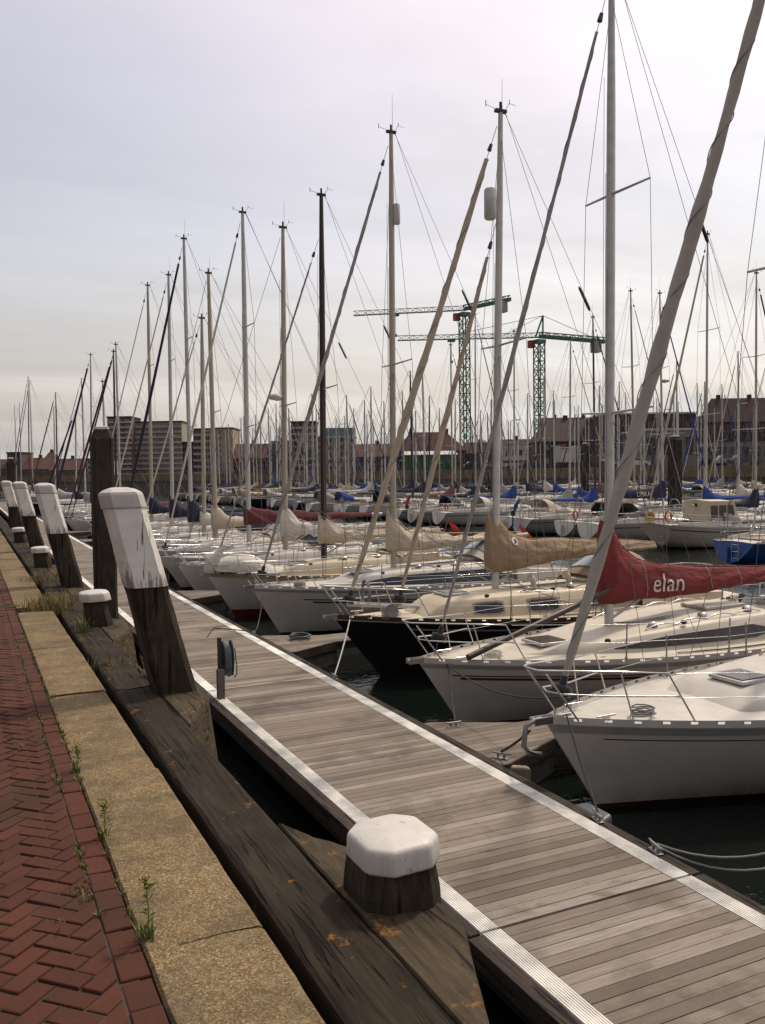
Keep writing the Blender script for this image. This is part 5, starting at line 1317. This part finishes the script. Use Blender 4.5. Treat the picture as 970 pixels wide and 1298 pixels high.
building(690, 800, 528, 245, 'brown', 'long dark-roofed terrace behind the brick gable house', 'darkroof', 4., 3, 14)
building(800, 905, 527, 240, 'brown', 'long dark-roofed terrace above the grey warehouse', 'darkroof', 4.5, 3, 14)
building(900, 1020, 503, 215, 'brick', 'big dark red roof at the right edge of the skyline', 'darkroof', 6., 3, 12, extra=2)
building(768, 880, 523, 166, 'brick', 'flat-roofed brick warehouse right of the tall silver mast', 'white', .3, 2, 7, 'dark', 16, .2, .3)
e_, w_, h_, hw_ = building(818, 882, 543, 150, 'panel', 'grey panelled workshop with dark open doors', 'white', .35, 1, 4, 'dark', 14, .7, .5)
building(880, 1010, 556, 158, 'panel', 'long low grey depot at the right, dark shopfronts below', 'darkroof', .5, 1, 9, 'dark', 14, .75, .45)
building(640, 690, 566, 215, 'white', 'low white building beside the parked cars', 'white', .3, 2, 6)

# cranes
def lattice(b, a, c, w, step, t=.16, tri=False):
    a, c = Vector(a), Vector(c); d = c - a; L = d.length; n = max(1, round(L / step)); d.normalize()
    up = Vector((0, 0, 1)) if abs(d.z) < .7 else Vector((0, 1, 0)); u = d.cross(up).normalized(); v = u.cross(d)
    cr = [(-w / 2, -w / 2), (w / 2, -w / 2), (w / 2, w / 2), (-w / 2, w / 2)] if not tri else [(-w / 2, 0), (w / 2, 0), (0, w)]
    P = lambda i, q: a + d * (L * i / n) + u * q[0] + v * q[1]
    for q in cr: b.bar(P(0, q), P(n, q), t)
    for i in range(n):
        for j in range(len(cr)):
            q0, q1 = cr[j], cr[(j + 1) % len(cr)]
            b.bar(P(i, q0) if i % 2 else P(i, q1), P(i + 1, q1) if i % 2 else P(i + 1, q0), t * .65)
            b.bar(P(i, q0), P(i, q1), t * .6)
def crane(pxm, ytop, d, tip, tail, apex, lab, mw=2.6):
    def W(px, py): l = (px - CX) / F * d; return lat(l, d, CZ + (hor(px) - py) / F * d)
    base = W(pxm, 600); base.z = LZ; e = empty('tower_crane', base, 0, lab, 'crane', 'tower cranes beyond the houses'); o = base
    t = W(pxm, ytop) - o; b = MB(); lattice(b, (0, 0, 0), (0, 0, t.z), mw, 3.0, .33); b.build('tower', MT['green'], e)
    b = MB(); b.box((0, 0, t.z + .4), (3.2, 3.2, 1.2)); b.build('slewing_ring', MT['green'], e)
    j0 = Vector((0, 0, t.z + 1.8)); jt = W(*tip) - o; b = MB(); lattice(b, j0, jt, 1.5, 2.6, .2, True); b.build('jib', MT['pale_green'] if apex else MT['pale_green'], e)
    ct = W(*tail) - o; b = MB(); lattice(b, j0, ct, 1.7, 2.6, .34, True); b.bar(j0 + Vector((0, 0, .6)), ct + Vector((0, 0, .6)), 1.2, .7); b.build('counter_jib', MT['green'], e)
    b = MB(); b.box(ct + (j0 - ct).normalized() * 3 + Vector((0, 0, -1.6)), (2.6, 2.6, 3.6)); b.build('counterweight', M('concrete_ballast', (.33, .31, .28), (.28, .26, .24), .5, .9), e)
    dj = (jt - j0).normalized()
    b = MB(); b.box(j0 + dj * 2.6 + Vector((0, 0, -2.2)), (1.8, 1.8, 2.4)); b.build('cab', M('red_crane_cab', (.28, .03, .025), (.22, .03, .025), .5, .5), e)
    if apex:
        ap = W(*apex) - o; b = MB(); b.bar(j0 + dj * 1.2, ap, .5); b.bar(j0 - dj * 1.2, ap, .5); b.build('apex_frame', MT['green'], e)
        b = MB(); line(b, ap, jt.lerp(j0, .35) + Vector((0, 0, 1)), .1); line(b, ap, ct.lerp(j0, .1) + Vector((0, 0, .8)), .1); line(b, ap, jt.lerp(j0, .75) + Vector((0, 0, 1)), .1); b.build('pendant', MT['wire'], e)
    tr = j0.lerp(jt, .62); b = MB(); b.box(tr + Vector((0, 0, -.5)), (2.2, 1.4, .7)); line(b, tr, tr + Vector((0, 0, -7)), .07); b.box(tr + Vector((0, 0, -7.4)), (.7, .7, .9)); b.build('trolley_hook', MT['green'], e)
crane(591, 402, 300, (452, 402), (650, 383), None, 'taller green tower crane with its jib pointing left, left of the other crane')
crane(685, 436, 290, (507, 433), (768, 436), (690, 402), 'second green tower crane, peaked apex and long thin jib, right of the taller one')

# vehicles on the far quay
CARC = [('white', (.55, .54, .52)), ('silver', (.33, .34, .35)), ('dark grey', (.06, .062, .066)), ('black', (.015, .015, .017)), ('dark blue', (.02, .03, .08)), ('red', (.22, .02, .018))]
def car(px, d, ci, lab, rz=0.):
    l = (px - CX) / F * d; c = lat(l, d, LZ); e = empty('parked_car', c, -YAW + rz, lab, 'car', 'cars parked on the far quay'); nm, cc = CARC[ci]
    m_ = M(nm.replace(' ', '_') + '_car_paint', cc, tuple(x * .85 for x in cc), .8, .3)
    prof = [(-2.1, .35), (-2.12, .75), (-1.95, .95), (-1.0, 1.02), (.0, 1.04), (1.25, .95), (2.0, .80), (2.1, .5), (2.05, .3)]
    b = MB(); b.loft([[(x, y * .84 * (1 if z < .9 else .97), z) for x, z in prof] for y in (-1, -.9, .9, 1)], True, True); q = [(x, -.84, z) for x, z in prof]; b.add(q, [tuple(range(9))]); b.add([(x, .84, z) for x, z in prof], [tuple(range(9))[::-1]]); b.build('body', m_, e)
    b = MB(); b.loft([[(-1.75, s_ * .78, 1.0), (-1.25, s_ * .66, 1.45), (.35, s_ * .66, 1.47), (1.1, s_ * .76, .99)] for s_ in (-1, 1)], False, False); 
    for s_ in (-1, 1): b.add([(-1.75, s_ * .78, 1.0), (-1.25, s_ * .66, 1.43), (.35, s_ * .66, 1.45), (1.1, s_ * .76, .99)], [(0, 1, 2, 3)])
    b.build('window', MT['glass'], e)
    b = MB(); b.box((-.45, 0, 1.47), (1.5, 1.28, .05)); b.build('roof', m_, e)
    for x in (-1.3, 1.3):
        for s_ in (-1, 1):
            b = MB(); b.tube([(x, s_ * .66, .31), (x, s_ * .86, .31)], .31, 12); b.build('wheel', MT['rubber'], e)
cl = [(604, 3), (628, 1), (641, 2), (654, 0), (668, 1), (679, 4), (778, 2), (792, 1), (806, 0), (905, 3), (925, 1), (945, 2)]
wh_ = ['left of the crane tower foot', 'in front of the pale terrace, leftmost of three', 'in front of the pale terrace, middle one', 'by the low white building', 'just left of the dark pile', 'behind the lorry tail', 'left of the tall mast', 'in front of the brick warehouse', 'in front of the workshop doors', 'below the long depot, leftmost', 'below the long depot, middle', 'below the long depot, rightmost']
for (px_, ci), w_ in zip(cl, wh_): car(px_, sd((px_ - CX) / F * 140) + 9, ci, '%s car parked on the far quay %s' % (CARC[ci][0], w_), RNG.uniform(-.1, .1))
d = 139; l = (724 - CX) / F * d; e = empty('delivery_lorry', lat(l, d, LZ), -YAW, 'white box lorry with a dark cab parked on the far quay', 'lorry')
b = MB(); b.box((-.2, 0, 2.15), (4.4, 2.2, 2.5)); b.build('cargo_box', BM['white'], e, bevel=.05)
b = MB(); b.prism([(2.1, -1), (3.7, -1), (3.7, 1), (2.1, 1)], .5, 1.5); b.prism([(2.1, -1), (3.3, -1), (3.3, 1), (2.1, 1)], 1.5, 2.4); b.build('cab', M('dark_cab', (.05, .05, .055), (.04, .04, .045), 1, .4), e)
b = MB(); b.box((.4, 0, .62), (5.2, 2., .3)); b.build('chassis', MT['black'], e)
for x in (-1.5, 2.7):
    for s_ in (-1, 1):
        b = MB(); b.tube([(x, s_ * .75, .42), (x, s_ * 1.02, .42)], .42, 14); b.build('wheel', MT['rubber'], e)
b = MB(); b.box((-1.0, -1.2, 3.25), (1.5, .06, .35)); b.build('red_sign', MT['flag_red'], e)
l = (762 - CX) / F * d; e = empty('delivery_van', lat(l, d + 2, LZ), -YAW, 'small red van beside the white lorry', 'van')
b = MB(); b.prism([(-2, -.85), (1.4, -.85), (1.4, .85), (-2, .85)], .4, 1.9); b.prism([(1.4, -.85), (2.1, -.85), (2.1, .85), (1.4, .85)], .4, 1.15); b.build('body', M('dull_red_paint', (.2, .03, .025), (.16, .03, .025), 1, .4), e, bevel=.08)
b = MB(); b.box((.9, 0, 1.5), (.9, 1.72, .45)); b.build('window', MT['glass'], e)
for x in (-1.3, 1.3):
    for s_ in (-1, 1):
        b = MB(); b.tube([(x, s_ * .66, .31), (x, s_ * .88, .31)], .31, 12); b.build('wheel', MT['rubber'], e)

# trees on the far shore
LEAF = M('tree_leaves', (.045, .06, .022), (.075, .085, .03), 6., .9); BARK = M('tree_bark', (.06, .05, .04), (.04, .033, .026), 5., .9)
def tree(px, d, h, w, lab, seed):
    r_ = random.Random(seed); c = lat((px - CX) / F * d, d, LZ); e = empty('tree', c, 0, lab, 'tree', 'trees among the far houses')
    b = MB(); b.tube([(0, 0, -.1), (.1, 0, h * .3), (0, .1, h * .7)], [.3, .22, .08], 7)
    for k in range(6):
        a = r_.uniform(0, 2 * PI); b.tube([(0, 0, h * r_.uniform(.3, .5)), (w * .35 * math.cos(a), w * .35 * math.sin(a), h * r_.uniform(.6, .85))], [.12, .04], 5)
    b.build('trunk', BARK, e)
    b = MB()
    for k in range(22):
        a = r_.uniform(0, 2 * PI); rr_ = w * .45 * math.sqrt(r_.random()); z = h * r_.uniform(.42, .95); rr_ *= math.sqrt(max(.1, 1 - ((z / h - .62) / .42) ** 2)); cx, cy = rr_ * math.cos(a), rr_ * math.sin(a)
        for q in range(80):
            p = Vector((cx, cy, z)) + Vector((r_.gauss(0, .45), r_.gauss(0, .45), r_.gauss(0, .38))); s_ = r_.uniform(.10, .22); u = Vector((r_.uniform(-1, 1), r_.uniform(-1, 1), r_.uniform(-1, 1))).normalized(); v = u.orthogonal()
            b.add([p + u * s_, p + v * s_, p - u * s_, p - v * s_], [(0, 1, 2, 3)])
    b.build('crown', LEAF, e, fix=False)
tree(388, 222, 9, 7, 'dark green tree left of the teal-topped building', 1); tree(622, 222, 8, 7, 'dark tree at the foot of the brown terrace, right of the crane tower', 2); tree(355, 225, 8, 6, 'small dark tree in front of the brown terrace', 3)
# street lamps on the far quay
for i, (px_, hh_) in enumerate(((648, 8), (838, 8), (932, 8), (430, 9), (265, 9))):
    d = sd((px_ - CX) / F * 150) + 5; c = lat((px_ - CX) / F * d, d, LZ); e = empty('street_lamp', c, -YAW, 'slim street lamp on the far quay %s' % ('by the low white building', 'in front of the grey workshop', 'in front of the long depot', 'in front of the pale teal-topped building', 'in front of the brown flats')[i], 'street lamp', 'street lamps on the far quay')
    b = MB(); b.tube([(0, 0, 0), (0, 0, hh_ - .4), (.3, 0, hh_), (1.1, 0, hh_ + .1)], [.09, .06, .05, .04], 6); b.build('pole', MT['dull_steel'], e)
    b = MB(); b.box((1.3, 0, hh_ + .08), (.7, .25, .14)); b.build('lamp_head', MT['alu'], e)

# ================================================================== SKY, SUN, CAMERA
SUN_AZ, SUN_EL = rad(65), rad(54)
sdir = Vector((math.sin(SUN_AZ) * math.cos(SUN_EL), math.cos(SUN_AZ) * math.cos(SUN_EL), math.sin(SUN_EL)))
W = bpy.data.worlds.new('World'); S.world = W; W.use_nodes = True; t = W.node_tree; bg = t.nodes['Background']; bg.inputs[1].default_value = .1
sk = t.nodes.new('ShaderNodeTexSky'); sk.sky_type = 'NISHITA'; sk.sun_disc = False; sk.sun_elevation = SUN_EL; sk.sun_rotation = SUN_AZ; sk.dust_density = 3.; sk.air_density = 1.2
tc = t.nodes.new('ShaderNodeTexCoord'); nrm = t.nodes.new('ShaderNodeVectorMath'); nrm.operation = 'NORMALIZE'; t.links.new(tc.outputs['Generated'], nrm.inputs[0]); dirv = nrm.outputs[0]
dt = t.nodes.new('ShaderNodeVectorMath'); dt.operation = 'DOT_PRODUCT'; dt.inputs[1].default_value = sdir; t.links.new(dirv, dt.inputs[0])
k = math_(t, 'MULTIPLY', math_(t, 'ADD', dt.outputs['Value'], 1.), .5)                  # 1 towards the sun, 0 away from it
glow = math_(t, 'POWER', k, 4.)
sep = t.nodes.new('ShaderNodeSeparateXYZ'); t.links.new(dirv, sep.inputs[0])
zc = math_(t, 'MAXIMUM', math_(t, 'ADD', sep.outputs[2], .12), .03)
inv = math_(t, 'DIVIDE', 1., zc); cmb = t.nodes.new('ShaderNodeCombineXYZ'); t.links.new(math_(t, 'MULTIPLY', sep.outputs[0], inv), cmb.inputs[0]); t.links.new(math_(t, 'MULTIPLY', sep.outputs[1], inv), cmb.inputs[1])
mp_ = t.nodes.new('ShaderNodeMapping'); mp_.inputs['Scale'].default_value = (.30, .42, 1); mp_.inputs['Rotation'].default_value = (0, 0, rad(35)); mp_.inputs['Location'].default_value = (1.3, .4, 0); t.links.new(cmb.outputs[0], mp_.inputs[0])
cl_ = noiset(t, mp_.outputs[0], 1.25, 6, .52, .5)
cover_ = math_(t, 'ADD', math_(t, 'MULTIPLY', math_(t, 'SUBTRACT', cl_, .5), 2.6), ramp(t, k, [(.70, .66), (.80, .72), (.90, 1.)]))
cover_ = math_(t, 'MAXIMUM', math_(t, 'MAXIMUM', cover_, .40), ramp(t, sep.outputs[2], [(.02, 1.), (.30, 0.)]), True)
L_ = math_(t, 'ADD', math_(t, 'MULTIPLY', glow, 10.3), math_(t, 'MULTIPLY', ramp(t, k, [(.36, .55), (.64, 1.)]), 3.8))                               # brightness of the thin cloud sheet (x background strength)
mp2 = t.nodes.new('ShaderNodeMapping'); mp2.inputs['Scale'].default_value = (.35, 1.1, 1); mp2.inputs['Rotation'].default_value = (0, 0, rad(-28)); mp2.inputs['Location'].default_value = (4.3, 2.2, 0); t.links.new(cmb.outputs[0], mp2.inputs[0])
st_ = noiset(t, mp2.outputs[0], 1.0, 7, .58, .6)
L_ = math_(t, 'MULTIPLY', L_, ramp(t, st_, [(.3, .84), (.7, 1.18)]))
hz = ramp(t, sep.outputs[2], [(.0, (1., .945, .88)), (.15, (1., .975, .94)), (.28, (.965, .955, 1.)), (.44, (1., .925, .975))])
vm = t.nodes.new('ShaderNodeVectorMath'); vm.operation = 'SCALE'; t.links.new(hz, vm.inputs[0]); t.links.new(L_, vm.inputs['Scale'])
skc = mixc(t, 1., sk.outputs[0], (1.85, 1.50, 1.36), 'MULTIPLY')
t.links.new(mixc(t, cover_, skc, vm.outputs[0]), bg.inputs[0])
ld = bpy.data.lights.new('sun', 'SUN'); ld.energy = 2.5; ld.angle = rad(5.); ld.color = (1., .90, .73); lo = bpy.data.objects.new('sun', ld); COL.objects.link(lo)
lo.rotation_euler = sdir.to_track_quat('Z', 'Y').to_euler()

cam = bpy.data.cameras.new('camera'); co_ = bpy.data.objects.new('camera', cam); COL.objects.link(co_); S.camera = co_
cam.sensor_fit = 'VERTICAL'; cam.sensor_height = 36.; cam.lens = 36. * F / 1298.; cam.clip_end = 9000; cam.clip_start = .05
fwd = ray(CX, CY).normalized(); right = (ray(CX + 100, CY) - ray(CX, CY)).normalized(); up = right.cross(fwd).normalized()
co_.matrix_world = Matrix(((right.x, up.x, -fwd.x, 0), (right.y, up.y, -fwd.y, 0), (right.z, up.z, -fwd.z, CZ), (0, 0, 0, 1)))
S.view_settings.view_transform = 'Standard'; S.view_settings.look = 'None'; S.view_settings.exposure = 0.; S.view_settings.gamma = 1.
S.render.resolution_x, S.render.resolution_y = 765, 1024
S.cycles.use_denoising = True
